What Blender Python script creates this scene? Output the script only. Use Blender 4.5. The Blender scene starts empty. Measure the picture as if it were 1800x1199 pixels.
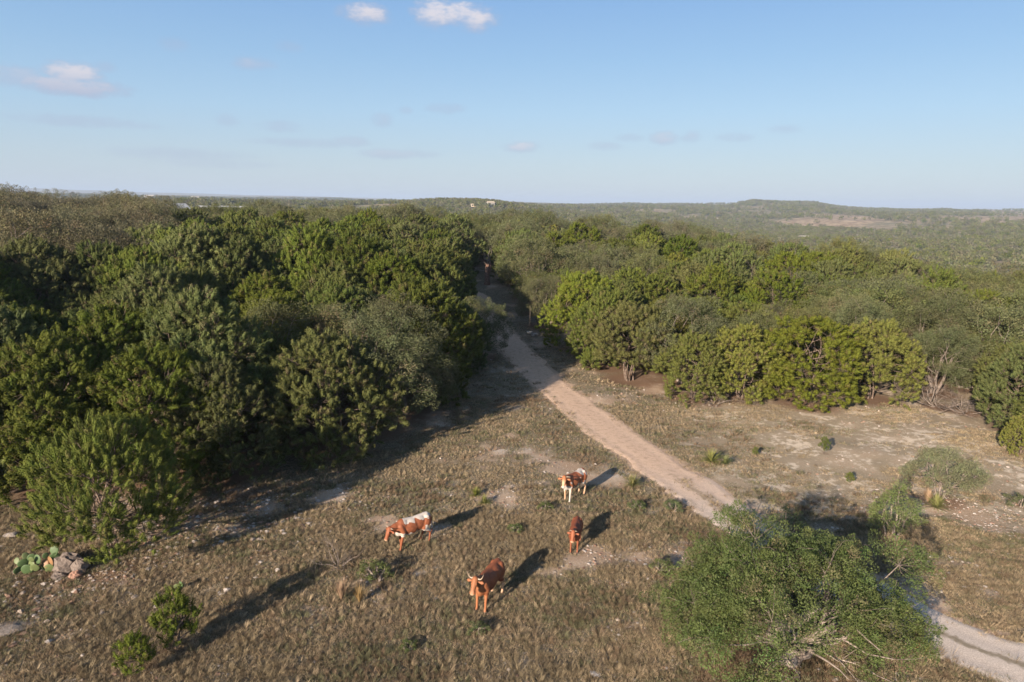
import bpy, math, random
import numpy as np
from mathutils import Vector, Matrix

R = math.radians
scene = bpy.context.scene
COL = scene.collection

# ------------------------------------------------------------------ camera
CAMZ = 13.0
FPX = 1200.0                      # focal length in photo pixels (24 mm on 36 mm, 1800 px wide)
PITCH, ROLL = 11.4, 0.8
cam_d = bpy.data.cameras.new('camera')
cam_d.lens = 24.0
cam_d.sensor_width = 36.0
cam_d.clip_start = 0.5
cam_d.clip_end = 40000
cam = bpy.data.objects.new('camera', cam_d)
COL.objects.link(cam)
CAMROT = Matrix.Rotation(R(90 - PITCH), 3, 'X') @ Matrix.Rotation(R(ROLL), 3, 'Z')
cam.matrix_world = Matrix.Translation((0, 0, CAMZ)) @ CAMROT.to_4x4()
scene.camera = cam

# ------------------------------------------------------------------ sun, sky, exposure
SUN_EL, SUN_AZ = 17.8, 213.5      # azimuth clockwise from +Y: behind the camera, to its left
sl = bpy.data.lights.new('sun', 'SUN')
sl.energy = 5.0
sl.angle = R(0.53)
sl.color = (1.0, 0.83, 0.66)
sun = bpy.data.objects.new('sun', sl)
COL.objects.link(sun)
sd = Vector((math.sin(R(SUN_AZ)) * math.cos(R(SUN_EL)), math.cos(R(SUN_AZ)) * math.cos(R(SUN_EL)), math.sin(R(SUN_EL))))
sun.rotation_euler = sd.to_track_quat('Z', 'Y').to_euler()

scene.view_settings.view_transform = 'Standard'
scene.view_settings.look = 'None'
scene.view_settings.exposure = 1.12
scene.view_settings.gamma = 1.0
scene.cycles.max_bounces = 5
scene.cycles.diffuse_bounces = 1
scene.cycles.glossy_bounces = 1
scene.cycles.transmission_bounces = 2
scene.cycles.transparent_max_bounces = 4
scene.cycles.volume_bounces = 0
scene.cycles.use_denoising = True
scene.cycles.use_adaptive_sampling = True
scene.cycles.adaptive_threshold = 0.006
scene.cycles.sample_clamp_indirect = 2.0
scene.cycles.caustics_reflective = False
scene.cycles.caustics_refractive = False


class NT:
    """small helper for node trees"""
    def __init__(self, tree):
        self.t = tree
        self.n = tree.nodes
        self.l = tree.links
        self.n.clear()

    def put(self, sock, v):
        if isinstance(v, bpy.types.NodeSocket):
            self.l.new(v, sock)
        elif v is not None:
            sock.default_value = v

    def math(self, op, a, b=None, c=None, clamp=False):
        n = self.n.new('ShaderNodeMath')
        n.operation = op
        n.use_clamp = clamp
        for i, v in enumerate((a, b, c)):
            if v is not None:
                self.put(n.inputs[i], v)
        return n.outputs[0]

    def vmath(self, op, a, b=None):
        n = self.n.new('ShaderNodeVectorMath')
        n.operation = op
        self.put(n.inputs[0], a)
        if b is not None:
            self.put(n.inputs[1], b)
        return n.outputs[0]

    def noise(self, vec, scale, detail=4.0, rough=0.55, dist=0.0):
        n = self.n.new('ShaderNodeTexNoise')
        self.put(n.inputs['Vector'], vec)
        n.inputs['Scale'].default_value = scale
        n.inputs['Detail'].default_value = detail
        n.inputs['Roughness'].default_value = rough
        n.inputs['Distortion'].default_value = dist
        return n.outputs['Fac']

    def ramp(self, fac, lo, hi):
        n = self.n.new('ShaderNodeMapRange')
        n.interpolation_type = 'SMOOTHSTEP'
        self.put(n.inputs['Value'], fac)
        n.inputs['From Min'].default_value = lo
        n.inputs['From Max'].default_value = hi
        return n.outputs['Result']

    def mix(self, fac, a, b, blend='MIX'):
        n = self.n.new('ShaderNodeMix')
        n.data_type = 'RGBA'
        n.blend_type = blend
        self.put(n.inputs[0], fac)
        self.put(n.inputs[6], a)
        self.put(n.inputs[7], b)
        return n.outputs[2]

    def attr(self, name):
        n = self.n.new('ShaderNodeAttribute')
        n.attribute_name = name
        return n


def c3(r, g, b):
    return (r, g, b, 1.0)


world = bpy.data.worlds.new('World')
scene.world = world
world.use_nodes = True
W = NT(world.node_tree)
sky = W.n.new('ShaderNodeTexSky')
sky.sky_type = 'NISHITA'
sky.sun_disc = False
sky.sun_elevation = R(SUN_EL)
sky.sun_rotation = R(SUN_AZ)
sky.altitude = 300
sky.air_density = 1.0
sky.dust_density = 0.7
sky.ozone_density = 2.0


def pixdir(px, py):
    d = CAMROT @ Vector((px - 900.0, -(py - 599.5), -FPX))
    return d.normalized()


# cumulus puffs: photo pixel centre, half width, half height (px), brightness, density
CLOUDS = [
    (765, 22, 36, 20, 1.0, 1.0), (806, 24, 46, 17, 1.0, 1.15), (840, 34, 34, 18, .9, 1.1), (645, 25, 36, 15, .8, .8), (598, 20, 10, 8, .6, .45),
    (128, 130, 34, 15, .72, .85), (70, 149, 40, 9, .5, .7), (130, 152, 62, 12, .5, .85), (20, 133, 50, 14, .65, .65), (184, 119, 14, 8, .5, .4),
    (446, 112, 34, 9, .75, .62), (305, 79, 20, 9, .5, .36), (508, 82, 20, 8, .6, .32), (150, 214, 95, 8, .45, .45), (400, 211, 17, 9, .5, .36),
    (672, 210, 17, 12, .75, .5), (785, 191, 32, 8, .55, .4), (713, 194, 11, 6, .7, .35), (490, 223, 34, 9, .5, .4), (525, 251, 75, 7, .45, .45), (618, 249, 28, 8, .7, .5),
    (320, 272, 110, 10, .4, .4), (280, 268, 48, 8, .5, .36), (690, 271, 50, 8, .75, .55), (740, 271, 35, 6, .6, .4), (918, 258, 32, 9, .95, .78), (1063, 257, 28, 7, .7, .45),
    (1167, 242, 24, 11, .9, .74), (1214, 241, 17, 9, .75, .5), (1110, 243, 24, 7, .6, .35), (1290, 242, 30, 7, .5, .35), (1380, 227, 26, 7, .6, .4), (380, 288, 90, 7, .35, .3),
]
gen = W.n.new('ShaderNodeTexCoord').outputs['Generated']
sep = W.n.new('ShaderNodeSeparateXYZ')
W.l.new(gen, sep.inputs[0])
az = W.math('ARCTAN2', sep.outputs[0], sep.outputs[1])
el = W.math('ARCSINE', sep.outputs[2])
cmb = W.n.new('ShaderNodeCombineXYZ')
W.put(cmb.inputs[0], az)
W.put(cmb.inputs[1], W.math('MULTIPLY', el, 2.2))
nz1 = W.noise(cmb.outputs[0], 46.0, 9.0, 0.68)
nz2 = W.noise(cmb.outputs[0], 11.0, 3.0, 0.5)
nzz = W.math('ADD', W.math('MULTIPLY', nz1, 0.7), W.math('MULTIPLY', nz2, 0.3))
nzz = W.math('MULTIPLY', W.math('SUBTRACT', nzz, 0.5), 3.7)
cloud_a, cloud_b = None, None
for (px, py, hw, hh, br, den) in CLOUDS:
    d = pixdir(px, py)
    a0, e0 = math.atan2(d.x, d.y), math.asin(d.z)
    wa = hw / FPX * 1.15 / max(math.cos(a0), .7) ** 0
    he = hh / FPX * 1.15
    fx = W.math('MULTIPLY_ADD', az, 1 / wa, -a0 / wa)
    fy = W.math('MULTIPLY_ADD', el, 1 / he, -e0 / he)
    r2 = W.math('ADD', W.math('MULTIPLY', fx, fx), W.math('MULTIPLY', fy, fy))
    m = W.math('SUBTRACT', 1.0 if (den >= .8 and px < 300) else 0.75, r2)
    m = W.math('ADD', m, nzz)
    m = W.ramp(m, -0.6, 1.0)
    m = W.math('MULTIPLY', m, W.ramp(r2, 2.3, 0.9))
    m = W.math('MULTIPLY', m, 1.0 if den > .79 else den * .95)
    top = W.math('MULTIPLY_ADD', fy, 0.30, 0.62, clamp=True)
    b = W.math('MULTIPLY', W.math('MULTIPLY', m, top), br)
    cloud_a = m if cloud_a is None else W.math('MAXIMUM', cloud_a, m)
    cloud_b = b if cloud_b is None else W.math('MAXIMUM', cloud_b, b)
# clear evening air: Nishita sky blended with the paler blue the valley haze gives it
ramp = W.n.new('ShaderNodeValToRGB')
W.l.new(W.math('DIVIDE', el, R(60), clamp=True), ramp.inputs[0])
cr_ = ramp.color_ramp
for i, (deg, c) in enumerate([(0, (.520, .600, .670)), (3, (.480, .600, .705)), (7, (.395, .590, .795)), (11, (.300, .510, .775)), (15.5, (.225, .425, .745)), (40, (.105, .155, .25))]):
    e_ = cr_.elements[i] if i < 2 else cr_.elements.new(deg / 60)
    e_.position = deg / 60
    e_.color = (*c, 1)
SKYK = 4.5
rampc = W.n.new('ShaderNodeVectorMath'); rampc.operation = 'SCALE'
W.l.new(ramp.outputs[0], rampc.inputs[0]); rampc.inputs['Scale'].default_value = SKYK
sunh = W.n.new('ShaderNodeVectorMath'); sunh.operation = 'DOT_PRODUCT'
W.l.new(gen, sunh.inputs[0]); sunh.inputs[1].default_value = tuple(Vector((sd.x, sd.y, 0)).normalized())
skyc = W.mix(W.math('SUBTRACT', 0.86, W.math('MULTIPLY', W.ramp(sunh.outputs['Value'], -.1, .9), .45)), sky.outputs[0], rampc.outputs[0])
hsv = W.n.new('ShaderNodeHueSaturation')
hsv.inputs['Saturation'].default_value = 1.0
W.l.new(skyc, hsv.inputs['Color'])
cl_col = W.mix(W.ramp(cloud_b, .05, .7), c3(1.9, 2.2, 2.95), c3(3.75, 3.5, 3.65))
final = W.mix(W.math('MULTIPLY', cloud_a, 0.9), hsv.outputs[0], cl_col)
bg = W.n.new('ShaderNodeBackground')
bg.inputs['Strength'].default_value = 0.1
W.l.new(final, bg.inputs['Color'])
wo = W.n.new('ShaderNodeOutputWorld')
W.l.new(bg.outputs[0], wo.inputs['Surface'])


# ------------------------------------------------------------------ object helpers
def tag(o, label=None, cat=None, group=None, kind=None):
    if label: o['label'] = label
    if cat: o['category'] = cat
    if group: o['group'] = group
    if kind: o['kind'] = kind
    return o


def empty(name, loc=(0, 0, 0), rz=0.0):
    o = bpy.data.objects.new(name, None)
    o.empty_display_size = 0.3
    COL.objects.link(o)
    o.location = loc
    o.rotation_euler = (0, 0, rz)
    return o


def link(name, me, parent=None):
    o = bpy.data.objects.new(name, me)
    COL.objects.link(o)
    if parent is not None:
        o.parent = parent
    return o


def mesh_np(name, V, F, mat=None, col=None, smooth=False, attrs=None):
    """V (n,3); F (m,k) all with the same k; col (n,3) vertex colours"""
    me = bpy.data.meshes.new(name)
    V = np.ascontiguousarray(V, dtype=np.float32)
    F = np.ascontiguousarray(F, dtype=np.int32)
    m, k = F.shape
    me.vertices.add(len(V))
    me.vertices.foreach_set('co', V.ravel())
    me.loops.add(m * k)
    me.loops.foreach_set('vertex_index', F.ravel())
    me.polygons.add(m)
    me.polygons.foreach_set('loop_start', np.arange(0, m * k, k, dtype=np.int32))
    if col is not None:
        ca = me.attributes.new('tint', 'FLOAT_COLOR', 'POINT')
        c4 = np.ones((len(V), 4), dtype=np.float32)
        c4[:, :3] = col
        ca.data.foreach_set('color', c4.ravel())
    for an, av in (attrs or {}).items():
        a = me.attributes.new(an, 'FLOAT', 'POINT')
        a.data.foreach_set('value', np.ascontiguousarray(av, dtype=np.float32))
    me.update(calc_edges=True)
    me.polygons.foreach_set('use_smooth', np.full(m, smooth, dtype=bool))
    if mat is not None:
        me.materials.append(mat)
    return me


# ------------------------------------------------------------------ terrain
def _hash(ix, iy, seed):
    h = (ix.astype(np.int64) * 374761393 + iy.astype(np.int64) * 668265263 + seed * 1442695041) & 0xFFFFFFFF
    h = ((h ^ (h >> 13)) * 1274126177) & 0xFFFFFFFF
    return ((h ^ (h >> 16)) & 0xFFFF) / 65535.0


def vnoise(x, y, s, seed=0):
    x = np.asarray(x, float) / s
    y = np.asarray(y, float) / s
    ix, iy = np.floor(x), np.floor(y)
    fx, fy = x - ix, y - iy
    fx = fx * fx * (3 - 2 * fx)
    fy = fy * fy * (3 - 2 * fy)
    a, b = _hash(ix, iy, seed), _hash(ix + 1, iy, seed)
    c, d = _hash(ix, iy + 1, seed), _hash(ix + 1, iy + 1, seed)
    return (a + (b - a) * fx) * (1 - fy) + (c + (d - c) * fx) * fy - 0.5


def fbm(x, y, s, seed=0, o=3):
    return sum(vnoise(x, y, s / 2 ** i, seed + 17 * i) / 2 ** i for i in range(o))


RK = np.array([1, 30, 45, 70, 100, 150, 200, 300, 400, 550, 700, 900, 1200, 1600, 2200, 3000, 4500, 7000, 9500, 14000.])
UK = np.array([-.78, -.35, -.05, .15, .40, .75])
PK = np.array([
    [0, 0, 0.4, 1.8, 3.7, 5.0, 4.8, 2, 0, -1, -2, -3, -2, 0, 3, 6, 15, 50, 115, 100],
    [0, 0, 0.4, 1.7, 3.2, 4.8, 4.4, 3.2, 3.6, 3.6, 2.5, 0, 1, 2, 4, 7, 15, 40, 72, 60],
    [0, 0, 0.2, 1.0, 2.8, 5.2, 4.4, -1, -7, -8, -3, 6, 9, 7, 4, 5, 8, 14, 25, 20],
    [0, 0, 0.0, 0.8, 2.4, 3.5, 1.5, -7, -15, -20, -22, -19, -13, -5, 2, 6, 8, 10, 12, 12],
    [0, 0, 0.0, 0.2, 0.6, 0.0, -4, -14, -22, -28, -31, -31, -27, -19, -4, 6, 8, 9, 10, 10],
    [0, 0, 0.0, -0.4, -1.2, -4, -9, -18, -25, -30, -32, -30, -24, -15, -6, 0, 3, 5, 6, 6]])
LT = np.linspace(0, math.log(14000), 700)
PT = []
for row in PK:
    z = np.interp(LT, np.log(RK), row)
    k = np.hanning(41)
    z = np.convolve(np.pad(z, 20, mode='edge'), k / k.sum(), mode='valid')
    PT.append(z)
PT = np.array(PT)


ROAD_PIX = [(2250, 1330), (1960, 1215), (1715, 1152), (1570, 1068), (1440, 998), (1330, 936), (1268, 898), (1221, 861), (1135, 804), (1072, 760), (1010, 710), (973, 680), (940, 650), (911, 620), (884, 590), (868, 562), (850, 540), (836, 518)]


def base_height(x, y):
    x = np.asarray(x, float)
    y = np.asarray(y, float)
    r = np.maximum(np.hypot(x, y), 1.0)
    yy = np.maximum(y, 0.35 * r)
    u = np.clip(x / yy, UK[0], UK[-1])
    li = np.clip(np.log(r) / LT[-1] * (len(LT) - 1), 0, len(LT) - 1.001)
    i0 = li.astype(int)
    f = li - i0
    ui = np.clip(np.searchsorted(UK, u, side='right') - 1, 0, len(UK) - 2)
    w = (u - UK[ui]) / (UK[ui + 1] - UK[ui])
    w = w * w * (3 - 2 * w)
    za = PT[ui, i0] * (1 - f) + PT[ui, i0 + 1] * f
    zb = PT[ui + 1, i0] * (1 - f) + PT[ui + 1, i0 + 1] * f
    z = za * (1 - w) + zb * w
    back = np.clip(y / 20.0, 0, 1)
    z = z * back
    uu = x / np.maximum(y, 1)
    # the flat topped hill on the right skyline
    z = z + 21 * np.exp(-(np.clip(np.abs(uu - .385) - .035, 0, 9) / .035) ** 2) * np.exp(-((r - 2500) / 520) ** 2)
    far = np.clip((r - 160) / 500, 0, 1)
    z = z + far * (fbm(x, y, 240, 3) * 12 + fbm(x, y, 900, 9) * np.clip(r / 2500, 0, 1) * 24)
    return z


def micro(x, y):
    near = np.clip(1 - np.hypot(x, y) / 160.0, 0, 1)
    return near * (fbm(x, y, 5.0, 21, 2) * 0.22 + vnoise(x, y, 0.9, 31) * 0.06)


def pix_base(px, py):
    """the point of the smooth terrain seen at a photo pixel"""
    d = pixdir(px, py)
    t0, t = 0.0, 8.0
    while t < 14000:
        p = Vector((0, 0, CAMZ)) + d * t
        if p.z < float(base_height(p.x, p.y)):
            lo, hi = t0, t
            for _ in range(30):
                mid = (lo + hi) / 2
                p = Vector((0, 0, CAMZ)) + d * mid
                if p.z < float(base_height(p.x, p.y)): hi = mid
                else: lo = mid
            return p.x, p.y
        t0 = t
        t *= 1.02
    return d.x * 14000, d.y * 14000


# road centre line in metres, resampled
rp = np.array([pix_base(*p) for p in ROAD_PIX])
rp = np.vstack([rp, [rp[-1] + np.array([-9.0, 9.0])]])
seg = np.hypot(*np.diff(rp, axis=0).T)
cum = np.concatenate([[0], np.cumsum(seg)])
sN = int(cum[-1] / 0.3)
ss = np.linspace(0, cum[-1], sN)
RX, RY = np.interp(ss, cum, rp[:, 0]), np.interp(ss, cum, rp[:, 1])
kk = np.hanning(25); kk /= kk.sum()
RX = np.convolve(np.pad(RX, 12, mode='edge'), kk, mode='valid')
RY = np.convolve(np.pad(RY, 12, mode='edge'), kk, mode='valid')


def road_dist(x, y):
    x = np.asarray(x, float).ravel()
    y = np.asarray(y, float).ravel()
    out = np.full(len(x), 99.0)
    m = (x > RX.min() - 12) & (x < RX.max() + 12) & (y > RY.min() - 12) & (y < RY.max() + 12)
    xi, yi = x[m], y[m]
    best = np.full(len(xi), 99.0)
    P = np.stack([RX[::3], RY[::3]], 1)
    for a, b in zip(P[:-1], P[1:]):
        ab = b - a
        t = np.clip(((xi - a[0]) * ab[0] + (yi - a[1]) * ab[1]) / (ab @ ab), 0, 1)
        best = np.minimum(best, np.hypot(xi - a[0] - t * ab[0], yi - a[1] - t * ab[1]))
    out[m] = best
    return out


def height(x, y):
    sh = np.shape(x)
    x = np.asarray(x, float)
    y = np.asarray(y, float)
    rd = road_dist(x, y).reshape(sh)
    return base_height(x, y) + micro(x, y) * np.clip((rd - 1.4) / 1.5, 0, 1)


def H(x, y):
    return float(height(np.array([x]), np.array([y]))[0])


def pix(px, py):
    x, y = pix_base(px, py)
    return x, y


# clearing outline (where the woods stop), photo pixels -> metres
CLEAR_PIX = [(-500, 905), (0, 893), (100, 880), (330, 868), (450, 845), (570, 812), (700, 785), (770, 725), (805, 675), (862, 640), (862, 590), (846, 560), (815, 525),
             (800, 500), (832, 484), (878, 500), (905, 560), (930, 572), (985, 580), (1010, 625), (1085, 676), (1180, 690), (1360, 712), (1600, 708), (1680, 735), (1770, 765), (1860, 800), (2300, 860)]
CLEAR = [pix(*p) for p in CLEAR_PIX] + [(60, 0), (60, -30), (-60, -30)]


def in_poly(x, y, poly):
    c = False
    n = len(poly)
    j = n - 1
    for i in range(n):
        xi, yi = poly[i]
        xj, yj = poly[j]
        if (yi > y) != (yj > y) and x < (xj - xi) * (y - yi) / (yj - yi) + xi:
            c = not c
        j = i
    return c


def poly_dist(x, y, poly):
    best = 1e9
    for (ax, ay), (bx, by) in zip(poly, poly[1:] + poly[:1]):
        dx, dy = bx - ax, by - ay
        t = max(0, min(1, ((x - ax) * dx + (y - ay) * dy) / (dx * dx + dy * dy + 1e-9)))
        best = min(best, math.hypot(x - ax - t * dx, y - ay - t * dy))
    return best


# ------------------------------------------------------------------ materials
def mat_new(name):
    m = bpy.data.materials.new(name)
    m.use_nodes = True
    return m, NT(m.node_tree)


def leaf_mat(name, trans=0.10, rough=0.75, var=0.48):
    m, N = mat_new(name)
    t = N.attr('tint').outputs['Color']
    oi = N.n.new('ShaderNodeObjectInfo')
    h = N.n.new('ShaderNodeHueSaturation')
    h.inputs['Hue'].default_value = 0.5
    N.put(h.inputs['Hue'], N.math('MULTIPLY_ADD', oi.outputs['Random'], 0.030, 0.485))
    N.put(h.inputs['Saturation'], N.math('MULTIPLY_ADD', N.math('FRACT', N.math('MULTIPLY', oi.outputs['Random'], 7.3)), 0.3, 0.82))
    N.put(h.inputs['Value'], N.math('MULTIPLY_ADD', N.math('FRACT', N.math('MULTIPLY', oi.outputs['Random'], 13.7)), var, 1 - var / 2))
    N.l.new(t, h.inputs['Color'])
    df = N.n.new('ShaderNodeBsdfPrincipled')
    df.inputs['Roughness'].default_value = rough
    df.inputs['Specular IOR Level'].default_value = 0.2
    N.l.new(h.outputs[0], df.inputs['Base Color'])
    tr = N.n.new('ShaderNodeBsdfTranslucent')
    N.l.new(h.outputs[0], tr.inputs['Color'])
    mx = N.n.new('ShaderNodeMixShader')
    mx.inputs[0].default_value = trans
    N.l.new(df.outputs[0], mx.inputs[1])
    N.l.new(tr.outputs[0], mx.inputs[2])
    o = N.n.new('ShaderNodeOutputMaterial')
    N.l.new(mx.outputs[0], o.inputs['Surface'])
    return m


def princ(N, col, rough=0.8, spec=0.3, bump=None, bdist=0.02, bstr=0.6):
    p = N.n.new('ShaderNodeBsdfPrincipled')
    N.put(p.inputs['Base Color'], col)
    p.inputs['Roughness'].default_value = rough
    p.inputs['Specular IOR Level'].default_value = spec
    if bump is not None:
        b = N.n.new('ShaderNodeBump')
        b.inputs['Distance'].default_value = bdist
        b.inputs['Strength'].default_value = bstr
        N.l.new(bump, b.inputs['Height'])
        N.l.new(b.outputs[0], p.inputs['Normal'])
    o = N.n.new('ShaderNodeOutputMaterial')
    N.l.new(p.outputs[0], o.inputs['Surface'])
    return p


def bark_mat(name, ca, cb):
    m, N = mat_new(name)
    oc = N.n.new('ShaderNodeTexCoord').outputs['Object']
    f = N.noise(oc, 9.0, 5.0, 0.65)
    princ(N, N.mix(N.ramp(f, .35, .7), c3(*ca), c3(*cb)), 0.9, 0.15, f, 0.03)
    return m


M_JUN = leaf_mat('juniper_leaf')
M_OAK = leaf_mat('oak_leaf', 0.15, 0.6, 0.3)
M_BARK = bark_mat('juniper_bark', (.085, .060, .048), (.24, .19, .155))
M_GREY = bark_mat('grey_wood', (.13, .105, .09), (.31, .26, .225))
M_PALE = bark_mat('weathered_wood', (.22, .18, .15), (.42, .36, .31))
HAZE = 0.00014


# ------------------------------------------------------------------ foliage and wood builders
def unit(v):
    return v / np.maximum(np.linalg.norm(v, axis=-1, keepdims=True), 1e-9)


def tris_from(C, Nn, T, L, Wd):
    """leaf triangles: centre, normal, long axis, length, width"""
    T = unit(T - Nn * (T * Nn).sum(-1, keepdims=True))
    B = np.cross(Nn, T)
    L = L[:, None]
    Wd = Wd[:, None]
    V = np.stack([C - T * L * .45 - B * Wd * .5, C - T * L * .35 + B * Wd * .5, C + T * L * .55], 1).reshape(-1, 3)
    return V, np.arange(len(V)).reshape(-1, 3)


def plumes(rng, base, axis, length, rad, n, leaf, col, jit=0.42, colvar=.2, tip=None, brown=.08):
    """tufts of foliage; base (P,3) axis (P,3) length (P,) rad (P,) -> leaf triangles and colours"""
    P = len(base)
    t = rng.random((P, n)) ** 0.7
    ang = rng.random((P, n)) * 2 * math.pi
    u = rng.random((P, n)) ** 0.28
    ax = unit(axis)
    h = np.where(np.abs(ax[:, 2:3]) < .9, np.array([[0, 0, 1.]]), np.array([[1., 0, 0]]))
    s1 = unit(np.cross(ax, h))
    s2 = np.cross(ax, s1)
    prof = np.clip(np.sin(math.pi * (0.12 + 0.86 * t)), 0.02, 1) ** .6
    rad_ = rad[:, None] * prof * u * (1 + .25 * np.sin(3 * ang + rng.random((P, 1)) * 6))
    radial = s1[:, None] * np.cos(ang)[..., None] + s2[:, None] * np.sin(ang)[..., None]
    C = base[:, None] + ax[:, None] * (t * length[:, None])[..., None] + radial * rad_[..., None]
    Nn = unit(radial + ax[:, None] * (t * 1.5 - .45)[..., None] + rng.normal(0, jit, (P, n, 3)))
    T = ax[:, None] + radial * .3 + rng.normal(0, .35, (P, n, 3))
    C, Nn, T = C.reshape(-1, 3), Nn.reshape(-1, 3), T.reshape(-1, 3)
    k = len(C)
    L = leaf * rng.uniform(.7, 1.5, k)
    V, F = tris_from(C, Nn, T, L, L * rng.uniform(.35, .6, k))
    pc = np.array(col)[None] * (1 + rng.normal(0, colvar, (P, 1))) * (1 + rng.normal(0, colvar * .35, (P, 3)))
    dead = rng.random((P, 1)) < brown
    pc = np.where(dead, np.array([[.15, .11, .065]]) * rng.uniform(.7, 1.2, (P, 1)), pc)
    cc = np.repeat(pc, n, 0) * (1 + rng.normal(0, .12, (k, 1)))
    if tip is not None:
        w = (t.reshape(-1, 1) ** 2) * .6
        cc = cc * (1 - w) + np.array(tip)[None] * w
    return V, F, np.repeat(np.clip(cc, .004, 1), 3, 0)


def tube(pts, radii, sides=5):
    pts = np.asarray(pts, float)
    n = len(pts)
    tang = unit(np.gradient(pts, axis=0))
    up = np.array([0.13, 0.31, 1.0]) if abs(tang[0][2]) < .9 else np.array([1.0, 0.2, 0.1])
    V = []
    a = np.arange(sides) * 2 * math.pi / sides
    for i in range(n):
        s = unit(np.cross(tang[i], up))
        b = np.cross(tang[i], s)
        V.append(pts[i] + radii[i] * (np.cos(a)[:, None] * s + np.sin(a)[:, None] * b))
    V = np.concatenate(V)
    F = []
    for i in range(n - 1):
        for j in range(sides):
            k = (j + 1) % sides
            F.append((i * sides + j, i * sides + k, (i + 1) * sides + k, (i + 1) * sides + j))
    return V, np.array(F)


class Bag:
    def __init__(self):
        self.V, self.F, self.C, self.n = [], [], [], 0

    def add(self, V, F, C=None):
        self.V.append(V)
        self.F.append(F + self.n)
        if C is not None:
            self.C.append(C if np.ndim(C) == 2 else np.repeat(np.array(C, float)[None], len(V), 0))
        self.n += len(V)

    def mesh(self, name, mat, smooth=False):
        return mesh_np(name, np.concatenate(self.V), np.concatenate(self.F), mat, np.concatenate(self.C) if self.C else None, smooth)


def wobble_path(rng, a, b, n=5, amp=.12, sag=0.0):
    a, b = np.asarray(a, float), np.asarray(b, float)
    t = np.linspace(0, 1, n)[:, None]
    d = np.linalg.norm(b - a)
    w = rng.normal(0, amp * d / n, (n + 4, 3))
    w = (w[:-4] + 3 * w[1:-3] + 4 * w[2:-2] + 3 * w[3:-1] + w[4:]) / 5.5
    p = a + (b - a) * t + w * np.sin(math.pi * t)
    p[:, 2] += sag * np.sin(math.pi * t[:, 0]) * d
    return p


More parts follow.
